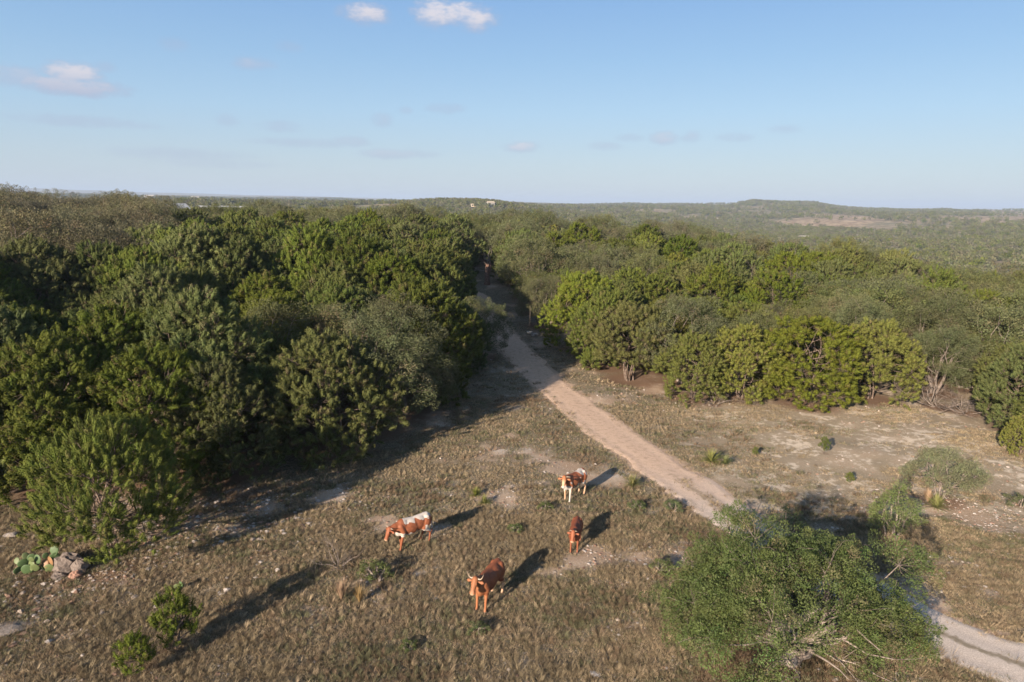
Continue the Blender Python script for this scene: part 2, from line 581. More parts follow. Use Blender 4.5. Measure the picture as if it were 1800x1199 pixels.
def conifer(seed, Ht=6.5, Rad=3.0, base=.15, nl=17, pl=15, n=110, leaf=.10, col=(.075, .10, .022), tip=(.11, .135, .03), plen=.85, prad=.26, stems=4,
            trunk_r=.13, dens=1.0, widest=.38, twigs=True, upness=.5, flat=1.9, core=.42):
    """cedar / juniper: several lobes of upright foliage plumes on a multi-stemmed trunk"""
    rng = np.random.default_rng(seed)
    hs = (np.arange(nl) + .5) / nl
    hs = hs ** 1.0
    hs = np.clip(hs + rng.normal(0, .04, nl), 0.02, .97)
    g = np.arange(nl) * 2.399963 + rng.random() * 6 + rng.normal(0, .25, nl)
    prof = np.where(hs < widest, .80 + .20 * np.sin(hs / widest * math.pi / 2), np.power(np.clip(1 - ((hs - widest) / (1 - widest)) ** flat, 0, 1), .62))
    stretch = 1 + rng.normal(0, .13, nl)
    rr = Rad * .66 * prof * stretch
    LC = np.stack([np.cos(g) * rr, np.sin(g) * rr, base + .25 + hs * (Ht - base - .25) * .93], 1)
    LR = Rad * .40 * (.75 + .45 * prof) * rng.uniform(.7, 1.25, nl)
    bag, wood = Bag(), Bag()
    B, A, Ln, Rd, LI = [], [], [], [], []
    axis0 = np.stack([np.zeros(nl), np.zeros(nl), LC[:, 2]], 1)
    for i in range(nl):
        out = unit((LC[i] - axis0[i])[None] + np.array([[0, 0, .15 + .8 * hs[i]]]))[0]
        d = unit(rng.normal(0, 1, (pl * 5, 3)))
        ok = (d @ out > -.15) & (d[:, 2] > -.55)
        d = d[ok][:pl]
        b = LC[i] + d * LR[i] * .60 * rng.uniform(.55, 1.1, (len(d), 1))
        B.append(b); LI += [i] * len(d)
        A.append(unit(d * .8 + np.array([0, 0, upness]) + rng.normal(0, .3, d.shape)))
        Ln.append(plen * rng.uniform(.6, 1.3, len(d)))
        Rd.append(prad * rng.uniform(.75, 1.3, len(d)))
    B, A, Ln, Rd = map(np.concatenate, (B, A, Ln, Rd))
    sh = min(1.0, Ht / 6)
    bag.add(*plumes(rng, B, A, Ln, Rd, int(n * dens), leaf, col, tip=tip))
    # the dense heart of every tuft
    k = len(B)
    cv, cf = CORE
    ax = unit(A)
    hh = np.where(np.abs(ax[:, 2:3]) < .9, np.array([[0, 0, 1.]]), np.array([[1., 0, 0]]))
    s1 = unit(np.cross(ax, hh)); s2 = np.cross(ax, s1)
    jit = 1 + rng.normal(0, .16, (k, len(cv)))
    q = cv[None] * jit[..., None]
    wr, wl = (Rd * core)[:, None, None], (Ln * .36)[:, None, None]
    P = (B + ax * Ln[:, None] * .47)[:, None] + s1[:, None] * q[..., :1] * wr + s2[:, None] * q[..., 1:2] * wr + ax[:, None] * q[..., 2:] * wl
    cc = np.array(col)[None] * (1 + rng.normal(0, .12, (k, 1)))
    bag.add(P.reshape(-1, 3), (cf[None] + (np.arange(k) * len(cv))[:, None, None]).reshape(-1, 3), np.repeat(cc, len(cv), 0))
    # stems, limbs, twigs
    tops = []
    for s in range(stems):
        a = rng.random() * 6.28
        ft = np.array([math.cos(a), math.sin(a), 0]) * rng.uniform(.03, .3) * Rad / 3
        tp = np.array([math.cos(a), math.sin(a), 0]) * rng.uniform(.1, .32) * Rad + np.array([0, 0, Ht * rng.uniform(.4, .62)])
        p = wobble_path(rng, ft - np.array([0, 0, .25]), tp, 7, .35)
        wood.add(*tube(p, np.linspace(trunk_r, .02, 7) ** 1.15 * rng.uniform(.7, 1.2), 6))
        tops.append(p)
    for i in range(nl):
        p0 = tops[i % stems]
        k = int(np.clip(np.searchsorted(p0[:, 2], LC[i, 2] * .62), 1, 6))
        p = wobble_path(rng, p0[k], LC[i], 5, .35)
        wood.add(*tube(p, np.linspace(.038, .015, 5), 4))
    if twigs:
        for j in range(0, len(B), 4):
            i = LI[j]
            p = wobble_path(rng, LC[i] * .9 + B[j] * .1, B[j] + A[j] * Ln[j] * .45, 3, .3)
            wood.add(*tube(p, (.014, .010, .005), 3))
    return bag.mesh('crown', M_JUN), wood.mesh('trunk', M_BARK, True)


def broadleaf(seed, Ht=6.0, Rad=3.2, base=1.0, nl=22, cl=14, n=90, leaf=.07, col=(.095, .11, .055), tip=(.12, .135, .075), crad=.42, stems=3, trunk_r=.15, twig=1.0,
              mat=None, droop=0.0, flat=2.2, colvar=.16, vis=1.0, cut=None, lump=.07, wmat=None):
    """oak like crown: round clusters of small scattered leaves over grey limbs"""
    rng = np.random.default_rng(seed)
    bag, wood = Bag(), Bag()
    th = np.arccos(np.clip(1 - (np.arange(nl) + .5) / nl * 1.35, -1, 1))
    g = np.arange(nl) * 2.399963 + rng.random() * 6
    cz = base + (Ht - base) * .38
    LC = np.stack([np.sin(th) * np.cos(g) * Rad * .74, np.sin(th) * np.sin(g) * Rad * .74, cz + np.cos(th) * (Ht - cz) * .78], 1)
    LC += rng.normal(0, Rad * lump, LC.shape)
    LR = Rad * .30 * rng.uniform(.75, 1.25, nl)
    B, A, LI = [], [], []
    ctr = np.array([0, 0, cz - .3])
    for i in range(nl):
        out = unit((LC[i] - ctr)[None])[0]
        d = unit(rng.normal(0, 1, (cl * 4, 3)))
        d = d[(d @ out > -.3)][:cl]
        LI += [i] * len(d)
        B.append(LC[i] + d * LR[i] * rng.uniform(.4, 1.15, (len(d), 1)) * np.array([1, 1, .75]))
        A.append(unit(d + out * .6 + np.array([0, 0, .25 - droop])))
    B, A, LI = np.concatenate(B), np.concatenate(A), np.array(LI)
    if cut is not None:
        kp = ~cut(B)
        B, A, LI = B[kp], A[kp], LI[kp]
    k = len(B)
    bag.add(*plumes(rng, B - A * crad * .55, A, crad * 1.5 * rng.uniform(.6, 1.3, k), crad * rng.uniform(.6, 1.2, k), n, leaf, col, jit=.9, tip=tip, colvar=colvar))
    limbs = []
    for s in range(stems):
        a = s * 6.28 / stems + rng.random()
        e = np.array([math.cos(a) * Rad * .45, math.sin(a) * Rad * .45, cz + (Ht - cz) * .25])
        p = wobble_path(rng, np.array([math.cos(a) * .12, math.sin(a) * .12, -.25]), e, 8, .7)
        wood.add(*tube(p, np.linspace(trunk_r, .05, 8), 7))
        limbs.append(p)
    for i in range(nl):
        if not (LI == i).any():
            continue
        dd = [np.linalg.norm(l[5] - LC[i]) for l in limbs]
        l = limbs[int(np.argmin(dd))]
        p = wobble_path(rng, l[rng.integers(3, 7)], LC[i], 6, .5)
        wood.add(*tube(p, np.linspace(.045, .015, 6), 5))
    for j in range(0, k, max(1, int(round(2 / twig)))):
        i = LI[j]
        p = wobble_path(rng, LC[i], B[j] + A[j] * crad * .8 * vis, 4, .6)
        wood.add(*tube(p, (.009, .007, .005, .003), 3))
    return bag.mesh('crown', mat or M_OAK), wood.mesh('trunk', wmat or M_GREY, True)


def bare_wood(seed, Ht=3.0, spread=1.6, stems=6, depth=3, r0=.06, kids=4, updir=.8):
    """leafless branching wood"""
    rng = np.random.default_rng(seed)
    wood = Bag()

    def grow(p, d, L, r, lev):
        n = 5 if lev == 0 else 4
        pts = [np.array(p)]
        dd = np.array(d)
        for i in range(n - 1):
            dd = unit((dd + rng.normal(0, .22, 3))[None])[0]
            pts.append(pts[-1] + dd * L / (n - 1))
        wood.add(*tube(pts, np.linspace(r, r * .4, n), 5 if lev == 0 else 3))
        if lev < depth:
            for k in range(kids):
                i = rng.integers(1, n)
                q = unit((dd + rng.normal(0, .75, 3) + np.array([0, 0, .15]))[None])[0]
                grow(pts[i], q, L * rng.uniform(.4, .7), r * .45, lev + 1)
    for s in range(stems):
        a = rng.random() * 6.28
        d = unit(np.array([[math.cos(a) * spread / Ht, math.sin(a) * spread / Ht, updir]]))[0]
        grow((math.cos(a) * .1, math.sin(a) * .1, -.1), d, Ht * rng.uniform(.6, 1.0), r0, 0)
    return wood.mesh('branches', M_GREY, True)


def spiky(seed, n=130, L=.65, w=.03, col=(.17, .2, .05), col2=(.25, .24, .09), low=-.05, mat=None):
    """rosette of narrow stiff leaves"""
    rng = np.random.default_rng(seed)
    B = Bag()
    a = rng.random(n) * 6.28
    e = rng.uniform(low, 1.45, n)
    d = np.stack([np.cos(a) * np.cos(e), np.sin(a) * np.cos(e), np.sin(e)], 1)
    side = unit(np.cross(d, [0, 0, 1.]) + 1e-6)
    LL = L * rng.uniform(.7, 1.1, n)[:, None]
    o = np.array([0, 0, .06])
    p1 = o + d * LL * .5 + np.array([0, 0, .03])
    p2 = o + d * LL + np.array([0, 0, -.04])
    V = np.stack([o - side * w * .5 + d * .02, o + side * w * .5 + d * .02, p1 + side * w * .45, p2, p1 - side * w * .45], 1).reshape(-1, 3)
    f = np.arange(n)[:, None] * 5
    F = np.concatenate([f + [0, 1, 2], f + [0, 2, 4], f + [4, 2, 3]])
    m = rng.random((n, 1))
    c = np.array(col) * m + np.array(col2) * (1 - m)
    B.add(V, F, np.repeat(c, 5, 0))
    return B.mesh('leaves', mat or M_OAK)


def icoish(rng, r, seg=7, ring=5, sq=(1, 1, 1), lump=.18):
    """rough closed stone"""
    V = [[0, 0, 1]]
    for i in range(1, ring):
        t = math.pi * i / ring
        for j in range(seg):
            p = 2 * math.pi * (j + .5 * (i % 2)) / seg
            V.append([math.sin(t) * math.cos(p), math.sin(t) * math.sin(p), math.cos(t)])
    V.append([0, 0, -1])
    V = np.array(V) * (1 + rng.normal(0, lump, (len(V), 1))) * np.array(sq) * r
    F = []
    for j in range(seg):
        F.append((0, 1 + j, 1 + (j + 1) % seg))
        for i in range(ring - 2):
            a, b = 1 + i * seg + j, 1 + i * seg + (j + 1) % seg
            c, d = a + seg, b + seg
            F.append((a, c, d)); F.append((a, d, b))
        e = 1 + (ring - 2) * seg
        F.append((e + j, len(V) - 1, e + (j + 1) % seg))
    return V, np.array(F)


CORE = icoish(np.random.default_rng(2), 1, 6, 4, (1, 1, 1), .0)


# ------------------------------------------------------------------ tree stock: one mesh pair per variety
G1, G2 = (.072, .092, .018), (.138, .152, .030)
G3, G4 = (.098, .112, .022), (.162, .170, .034)
O1, O2 = (.094, .104, .040), (.144, .150, .064)
B1, B2 = (.115, .110, .060), (.165, .155, .088)
JN = [conifer(10 + i, Ht=5.4 + .4 * (i % 3), Rad=2.85 + .2 * (i % 4), nl=36, pl=46, n=105, leaf=.052, plen=.44, prad=.155, upness=.65, flat=1.6, col=G1, tip=G2, widest=.3 + .05 * (i % 3)) for i in range(6)]
JM = [conifer(40 + i, Ht=5.4 + .4 * (i % 3), Rad=3.0 + .2 * (i % 3), flat=1.6, upness=.6, nl=26, pl=28, n=42, leaf=.08, plen=.52, prad=.2, col=G1, tip=G2) for i in range(5)]
JYM = [conifer(66 + i, Ht=5.3, Rad=3.1, nl=24, pl=28, n=42, leaf=.08, plen=.5, prad=.2, col=G3, tip=G4) for i in range(3)]
JY = [conifer(60 + i, Ht=5.5, Rad=3.2, nl=34, pl=42, n=105, leaf=.05, col=G3, tip=G4, widest=.34, plen=.36, prad=.18, upness=.3) for i in range(3)]
ON = [broadleaf(80 + i, Ht=5.5 + .3 * i, Rad=3.1, base=.5, n=170, leaf=.065, col=O1, tip=O2, twig=.5, nl=26, crad=.46) for i in range(3)]
OM = [broadleaf(90 + i, Ht=5.8, Rad=3.1, nl=22, cl=12, n=90, leaf=.095, col=O1, tip=O2, twig=.3, crad=.5) for i in range(3)]
BR = [broadleaf(100 + i, Ht=6.5, Rad=3.3, nl=26, cl=13, n=80, leaf=.09, col=B1, tip=B2, crad=.48, twig=.4, vis=1.0) for i in range(3)]
DEAD = [bare_wood(120, 3.2, 2.0, 7, 3, .07), bare_wood(121, 2.4, 3.4, 9, 3, .05, updir=.5)]

USED = set()


def plant(name, meshes, x, y, scale, rz, label, cat, group=None, sz=1.0, parts=('crown', 'trunk'), sink=0.0):
    r = empty(name, (x, y, H(x, y) - sink), rz)
    r.scale = (scale, scale, scale * sz)
    for m, p in zip(meshes, parts):
        link(p, m, r)
    return tag(r, label, cat, group)


TREES = []        # x, y, radius of every planted tree (for litter on the ground and for spacing)


def key_tree(name, meshes, px, py, height_m, rad_scale, label, cat, group=None, dy=0.0, dx=0.0, rz=None, nat=6.5, parts=('crown', 'trunk')):
    """px,py: photo pixel of the foot of the tree"""
    x, y = pix(px, py)
    x += dx
    y += dy
    s = height_m / nat
    rz = rz if rz is not None else (px * .37) % 6.28
    o = plant(name, meshes, x, y, s * rad_scale, rz, label, cat, group, sz=1 / rad_scale, parts=parts)
    TREES.append((x, y, min(2.6 * s * rad_scale, .5 * height_m * rad_scale)))
    return o


# ---- the trees one can point at
big_juniper = conifer(7, Ht=5.6, Rad=3.0, base=.75, nl=36, pl=34, n=190, leaf=.042, core=.30, col=(.092, .112, .019), tip=(.170, .185, .030), widest=.30, plen=.58, prad=.125, upness=.9, stems=3, trunk_r=.09)
key_tree('juniper_tree', big_juniper, 205, 985, 5.0, 1.0, 'bushy bright green juniper standing alone at the wood edge above the prickly pear', 'tree', nat=5.6)
umbrella = conifer(8, Ht=5.4, Rad=3.25, base=1.6, nl=32, pl=36, n=130, leaf=.05, col=G3, tip=G4, widest=.28, plen=.40, prad=.19, upness=.45, stems=7, trunk_r=.12)
key_tree('juniper_tree', umbrella, 1108, 668, 5.7, 1.0, 'umbrella shaped yellow green juniper on a fan of pale bare stems beside the track', 'tree', nat=5.6)
YG = 'yellow green junipers walling the right clearing'
for px, py, h, rs, mi, lb in [
    (1215, 700, 4.6, 1.0, 0, 'low scraggy juniper with grey twigs just right of the umbrella shaped juniper'),
    (1300, 700, 5.2, .95, 1, 'rounded yellow green juniper left of the tallest one walling the right clearing'),
    (1415, 706, 6.0, 1.12, 2, 'broad dense yellow green juniper, the tallest one walling the right clearing'),
    (1530, 700, 5.6, .95, 0, 'domed yellow green juniper at the right end of the dense row behind the clearing'),
    (1210, 640, 5.6, 1.0, 1, 'yellow green juniper rising behind the low scraggy juniper'),
    (1310, 640, 5.2, 1.0, 2, 'yellow green juniper rising directly behind the rounded one'),
    (1765, 722, 4.6, .9, 1, 'yellow green juniper right of the fallen grey brush at the clearing corner'),
    (1795, 800, 2.2, .9, 0, 'small round juniper bush cut by the right edge of the photo')]:
    key_tree('juniper_tree', JY[mi], px, py, h, rs, lb, 'tree' if h > 3 else 'bush', YG, nat=5.8, rz=px * .9)
for px, py, h, rs, lb in [
    (960, 575, 5.6, 1.05, 'round grey green live oak overhanging the shaded track beside the hanging feeder'),
    (1010, 560, 5.2, 1.0, 'grey green live oak just right of the one over the hanging feeder'),
    (845, 628, 4.9, .95, 'grey green live oak leaning over the left side of the track'),
    (1640, 690, 5.0, 1.05, 'open grey live oak with a bare forked trunk behind the fallen brush'),
    (1120, 520, 6.2, 1.1, 'large grey live oak behind the umbrella shaped juniper')]:
    key_tree('live_oak', ON[int(px) % 3], px, py, h, rs, lb, 'tree', nat=6.0, rz=px)
for px, py, h, lb in [(1385, 560, 6.3, 'dead tree top with pale bare forks rising behind the yellow green junipers'),
                      ]:
    key_tree('dead_tree', (DEAD[0],), px, py, h, .9, lb, 'dead tree', nat=3.2, parts=('branches',))
for px, py, h, rs, i, lb in [(1650, 715, 2.2, 1.3, 1, 'fallen grey brush arching out at the corner of the right clearing'), (1700, 725, 1.4, 1.5, 1, 'low tangle of dead limbs lying right of the arching grey brush'),
                         (1255, 712, 1.1, 1.3, 1, 'grey dead brush at the foot of the low scraggy juniper'), (595, 1000, .95, .9, 1, 'small grey dead shrub in the grass below the grazing cow'),
                         (1320, 712, .8, 1.5, 1, 'grey dead brush under the rounded yellow green juniper')]:
    key_tree('dead_brush', (DEAD[i],), px, py, h, rs, lb, 'dead brush', 'dead grey brush', nat=2.4, parts=('branches',))

# ---- big foreground oak with its own trunk, limbs and leaves
fo = broadleaf(5, Ht=3.45, Rad=3.3, base=.35, nl=56, cl=30, n=160, leaf=.048, col=(.074, .098, .022), tip=(.118, .138, .038), crad=.30, stems=4, trunk_r=.17, twig=.6, vis=1.1, colvar=.22, lump=.15, cut=lambda P: ((np.abs(P[:, 0] + .1) < .95) & (P[:, 1] < -.5) & (P[:, 2] < 2.25)) | ((P[:, 0] > -.2) & (P[:, 1] < -1.7)))
x, y = pix(1385, 1185)
y += .6
x += .25
FOX, FOY = x, y
fo_root = plant('live_oak', fo, x, y, 1.0, 0.0, 'low spreading green live oak with a twisted pale trunk nearest the camera', 'tree')
TREES.append((x, y, 3.0))
rng = np.random.default_rng(77)
tw = Bag()
gn = [(0, 0, -.2), (-.06, -.05, .35), (.05, .02, .8), (-.12, -.1, 1.2)]
tw.add(*tube(gn, (.36, .27, .22, .26), 9))
for e, r in [((-.75, -.45, 2.05), .15), ((.62, -.3, 1.95), .14), ((-.2, .9, 1.9), .13), ((1.0, .5, 1.6), .1)]:
    tw.add(*tube(wobble_path(rng, (-.1, -.1, 1.1), e, 6, .5), np.linspace(r, r * .55, 6), 7))
for k in range(1):                        # long pale bare limbs sweeping low to the right
    a = rng.uniform(-.75, -.1)
    e = np.array([math.cos(a) * rng.uniform(1.6, 3.2), math.sin(a) * rng.uniform(1.2, 2.6), rng.uniform(.3, 1.0)])
    p = wobble_path(rng, (0, -.1, .7), e, 8, .8)
    tw.add(*tube(p, np.linspace(.045, .012, 8), 5))
    for q in range(5):
        i = rng.integers(3, 8)
        tw.add(*tube(wobble_path(rng, p[i], p[i] + rng.normal(0, .4, 3) + np.array([.2, -.2, .05]), 4, .5), (.02, .014, .01, .005), 3))
for k in range(0):                       # grey twigs poking through the crown
    a, rr = rng.random() * 6.28, rng.uniform(.6, 3.4)
    z = 3.5 * math.sqrt(max(.05, 1 - (rr / 3.7) ** 2))
    p0 = np.array([math.cos(a) * rr, math.sin(a) * rr, z * .7])
    for q in range(5):
        d = unit((np.array([math.cos(a) * .6, math.sin(a) * .6, .6]) + rng.normal(0, .5, 3))[None])[0]
        tw.add(*tube(wobble_path(rng, p0, p0 + d * rng.uniform(.5, 1.15), 4, .5), (.011, .009, .006, .004), 3))
link('gnarled_limbs', tw.mesh('gnarled_limbs', M_PALE, True), fo_root)

# ---- saplings and shrubs in the clearings
sap = [conifer(130 + i, Ht=1.5, Rad=.62, base=.1, nl=14, pl=11, n=70, leaf=.04, core=.25, col=(.085, .110, .02), tip=(.135, .155, .03), plen=.30, prad=.09, stems=2, trunk_r=.025, upness=1.0) for i in range(3)]
key_tree('juniper_sapling', sap[0], 312, 1140, 1.7, .9, 'taller green juniper sapling in the lower left grass', 'sapling', nat=1.5)
key_tree('juniper_sapling', sap[1], 240, 1185, 1.1, 1.1, 'lower wider juniper sapling at the bottom edge with bare twigs', 'sapling', nat=1.5)
key_tree('juniper_sapling', sap[2], 1327, 800, .45, .9, 'tiny round juniper sapling right of the sotol beyond the track', 'sapling', nat=1.5)
key_tree('juniper_sapling', sap[0], 1448, 797, .85, .7, 'thin yellowish juniper sapling in the pale middle of the right clearing', 'sapling', nat=1.5)
key_tree('juniper_sapling', sap[1], 1493, 848, .5, 1.0, 'tiny dark green juniper sapling in the right clearing above the bright green shrub', 'sapling', nat=1.5)
brt = broadleaf(140, Ht=2.1, Rad=1.15, base=.3, nl=18, cl=12, n=50, leaf=.05, col=(.125, .165, .03), tip=(.18, .22, .045), crad=.22, twig=1, stems=4, trunk_r=.04, flat=1.5)
key_tree('shrub', brt, 1568, 945, 2.0, .88, 'bright lime green shrub on pale forked stems beside the oak shadow', 'shrub', nat=2.1)
gry = broadleaf(141, Ht=2.3, Rad=1.5, base=.6, nl=20, cl=12, n=110, leaf=.048, col=(.14, .155, .075), tip=(.20, .21, .11), crad=.26, twig=.5, stems=4, trunk_r=.04)
key_tree('shrub', gry, 1655, 880, 2.3, 1.0, 'open grey green shrub on thin bare stems in the right clearing', 'shrub', nat=2.3)
sp2 = broadleaf(142, Ht=1.9, Rad=.8, base=.3, nl=9, cl=6, n=36, leaf=.06, col=(.07, .12, .03), tip=(.11, .16, .05), crad=.2, stems=3, trunk_r=.025)
key_tree('shrub', sp2, 1292, 945, 1.5, 1.1, 'thin see-through green shrub on the track edge above the near oak', 'shrub', nat=1.9)
key_tree('shrub', sp2, 1380, 955, 1.5, 1.1, 'green shrub tip rising behind the near oak where its shadow starts', 'shrub', nat=1.9)
wee = broadleaf(143, Ht=.5, Rad=.42, base=.03, nl=8, cl=6, n=36, leaf=.045, col=(.085, .115, .038), tip=(.125, .15, .055), crad=.11, stems=4, trunk_r=.01)
for px, py, h, lb in [(660, 1018, .55, 'green leafy weed below the small dead shrub'), (905, 935, .3, 'bright green weed clump between the grazing cow and the calf'),
                      (717, 1140, .25, 'green weed clump at the bottom below the bull'), (958, 897, .3, 'tiny green weed left of the white rumped cow legs'),
                      (1165, 1010, .4, 'green weed left of the near oak'), (1120, 895, .35, 'green weed on the near side of the track verge'),
                      (1184, 897, .4, 'green weed beside the pale track edge'), (1790, 890, .5, 'green weed at the right edge of the right clearing'),
                      (840, 1110, .3, 'low green weed below the bull front feet')]:
    key_tree('weed', wee, px, py, h, 1.2, lb, 'weed', 'green weeds in the clearing', nat=.5)
skirt = spiky(150, 110, 1.0, .03, (.34, .22, .12), (.42, .30, .17), low=.9)
sot = [spiky(151 + i, 170, .62, .028) for i in range(3)]
for i, (px, py, s, lb) in enumerate([(1112, 855, 1.0, 'spiky sotol on the near verge of the track behind the white rumped cow'), (836, 874, .72, 'upper of two spiky sotols behind the grazing cow'),
                       (852, 888, .72, 'lower of two spiky sotols behind the grazing cow'), (1250, 815, 1.25, 'wide yellowish sotol on the far verge of the track'), (1275, 818, .9, 'smaller sotol touching the wide one on the far verge'),
                       (1645, 893, 1.2, 'spiky sotol at the foot of the open grey green shrub'), (1628, 1150, .8, 'spiky sotol between the near oak and the track')]):
    x, y = pix(px, py)
    r = empty('sotol', (x, y, H(x, y)), px * .7)
    r.scale = (s, s, s)
    link('leaves', sot[i % 3], r)
    tag(r, lb, 'sotol plant', 'sotols in the clearing')
for px, py, s, lb in [(1608, 1148, 1.15, 'tall dry straw coloured grass clump beside the near oak and the track'), (1222, 1090, 1.1, 'dry reddish grass clump at the left side of the near oak'),
                  (600, 1055, .8, 'dry straw grass clump below the small dead shrub'), (632, 935 + 125, .7, 'dry straw grass clump right below the green leafy weed'),
                  (1630, 885, .8, 'dry grass clump left of the open grey shrub stems')]:
    x, y = pix(px, py)
    r = empty('grass_clump', (x, y, H(x, y)), px)
    r.scale = (s * .8, s * .8, s)
    link('leaves', skirt, r)
    tag(r, lb, 'grass clump', 'dry grass clumps')

# ---- the woods: every near tree is an object; labels by stretch of wood
rnd = random.Random(11)
cand = []
for _ in range(60000):
    r = 14 + (190 - 14) * math.sqrt(rnd.random())
    u = rnd.uniform(-.98, .88)
    a = math.atan(u)
    cand.append((r, r * math.sin(a), r * math.cos(a)))
cand.sort()
grid = {}


def near_ok(x, y, d):
    gx, gy = int(x // 6), int(y // 6)
    for i in range(gx - 1, gx + 2):
        for j in range(gy - 1, gy + 2):
            for (a, b, e) in grid.get((i, j), ()):
                if (a - x) ** 2 + (b - y) ** 2 < ((d + e) / 2) ** 2:
                    return False
    return True


for (x, y, r_) in TREES:
    if r_ > 1.2:
        grid.setdefault((int(x // 6), int(y // 6)), []).append((x, y, 4.2 if y > 25 else 4.6))
woods = []
for r, x, y in cand:
    d = 2.95 + rnd.random() * 1.35 + max(0, r - 60) * .010
    if in_poly(x, y, CLEAR) or poly_dist(x, y, CLEAR) < 1.25:
        continue
    if y < 15 and x > 0:
        continue
    if y > 62 and abs(x + 4) < 12 and poly_dist(x, y, CLEAR) < 2.5:
        continue
    if not near_ok(x, y, d):
        continue
    grid.setdefault((int(x // 6), int(y // 6)), []).append((x, y, d))
    woods.append((x, y, r))


ORD = ('first second third fourth fifth sixth seventh eighth ninth tenth eleventh twelfth thirteenth fourteenth fifteenth sixteenth seventeenth eighteenth nineteenth twentieth').split()


def ordinal(n):
    if n < 20: return ORD[n]
    t = ['', '', 'twenty', 'thirty', 'forty', 'fifty', 'sixty', 'seventy', 'eighty', 'ninety'][(n + 1) // 10]
    if (n + 1) % 10 == 0: return {'twenty': 'twentieth', 'thirty': 'thirtieth', 'forty': 'fortieth', 'fifty': 'fiftieth', 'sixty': 'sixtieth'}[t]
    return t + '-' + ORD[(n + 1) % 10 - 1]


INV = CAMROT.transposed()


def project(x, y, z):
    d = INV @ Vector((x, y, z - CAMZ))
    if d.z > -0.1: return None
    return 900 + d.x / -d.z * FPX, 599.5 - d.y / -d.z * FPX


info = []
for (x, y, r) in woods:
    p = project(x, y, H(x, y) + 4.5)
    if p is None: continue
    px, py = p
    q = project(x, y, H(x, y) + 2.5)
    if 56 < r < 112 and 797 < q[0] < 890 and 440 < q[1] < 590:
        continue
    side = 'left' if px < 870 else 'right'
    nA = float(vnoise(x, y, 13.0, 71)) + rnd.uniform(-.22, .22)
    if px < 285 - max(0, py - 430) and 320 < py < 488:
        kind = 'brush'
    elif side == 'left':
        kind = 'oak' if (nA > .36) else 'juniper'
        if r > 75 and rnd.random() < .15: kind = 'oak'
    else:
        kind = 'oak' if nA > .2 else ('dead' if rnd.random() < .025 else 'juniper')
        if r > 90 and rnd.random() < .06: kind = 'brush'
    inside = -140 < px < 1940
    if not inside and (r > 50 or px > 900): continue
    info.append([r, x, y, px, py, side, kind, inside])
nk = {}
keep, rest = [], []
for t in sorted(info):
    k = t[6]
    if t[7]: nk[k] = nk.get(k, 0) + 1
    (keep if nk.get(k, 0) <= 270 and t[0] < 165 else rest).append(t)
print('woods kept', len(keep), 'rest', len(rest), nk)
bands = {}
for t in keep:
    bands.setdefault((t[5], int((t[0] - 20) / 6) if t[7] else -1), []).append(t)
WORD = {'juniper': ('juniper_tree', 'juniper', 'tree'), 'oak': ('live_oak', 'grey green live oak', 'tree'), 'brush': ('brush_tree', 'thin greyish brown tree', 'tree'), 'dead': ('dead_tree', 'pale leafless dead tree', 'dead tree')}
for (side, b), lst in bands.items():
    lst.sort(key=lambda t: t[3])
    for i, (r, x, y, px, py, side, kind, inside) in enumerate(lst):
        nm, what, cat = WORD[kind]
        rz = rnd.random() * 6.28
        sc = rnd.uniform(.70, 1.12)
        wide = rnd.uniform(.92, 1.12)
        if side == 'left': sc *= 1.04 if r < 55 else 1.18
        if side == 'right' and r > 90: sc *= 1.08
        if side == 'right' and r < 60: sc *= .92
        if kind == 'juniper':
            ms = JN[rnd.randrange(6)] if r < 62 else JM[rnd.randrange(5)]
            if side == 'right' and r < 140 and rnd.random() < .5: ms = (JY if r < 62 else JYM)[rnd.randrange(3)]
            adj = 'tall ' if sc > 1.07 else ('short ' if sc < .92 else '')
            what = adj + ('yellow green ' if (ms in JY or ms in JYM) else 'dark green ') + what
            parts = ('crown', 'trunk')
        elif kind == 'oak':
            ms, parts = (ON[rnd.randrange(3)] if r < 62 else OM[rnd.randrange(3)]), ('crown', 'trunk')
        elif kind == 'brush':
            ms, parts = BR[rnd.randrange(3)], ('crown', 'trunk')
            sc *= .98 if side == 'left' else 1.0
        else:
            ms, parts = (DEAD[0],), ('branches',)
            sc *= 1.45
        if inside:
            where = 'left' if side == 'left' else 'right'
            if b <= 0:
                lab = f'{what} at the front of the {where} woods, {ordinal(i)} from left'
            else:
                lab = f'{what}, {where} woods, {ordinal(b)} row back, {ordinal(i)} from left'
            grp = f'trees of the woods {where} of the track'
        else:
            lab, grp = f'{what} of the woods past the left edge, {ordinal(i)} of them', 'trees past the left edge of the photo'
        to = plant(nm, ms, x, y, sc * (1.12 if kind != 'dead' else 1), rz, lab, cat, grp, sz=1 / wide, parts=parts)
        to.rotation_euler = (rnd.uniform(-.16, .16), rnd.uniform(-.16, .16), rz)
        to.scale[0] *= rnd.uniform(.85, 1.18)
        TREES.append((x, y, 2.6 * sc))

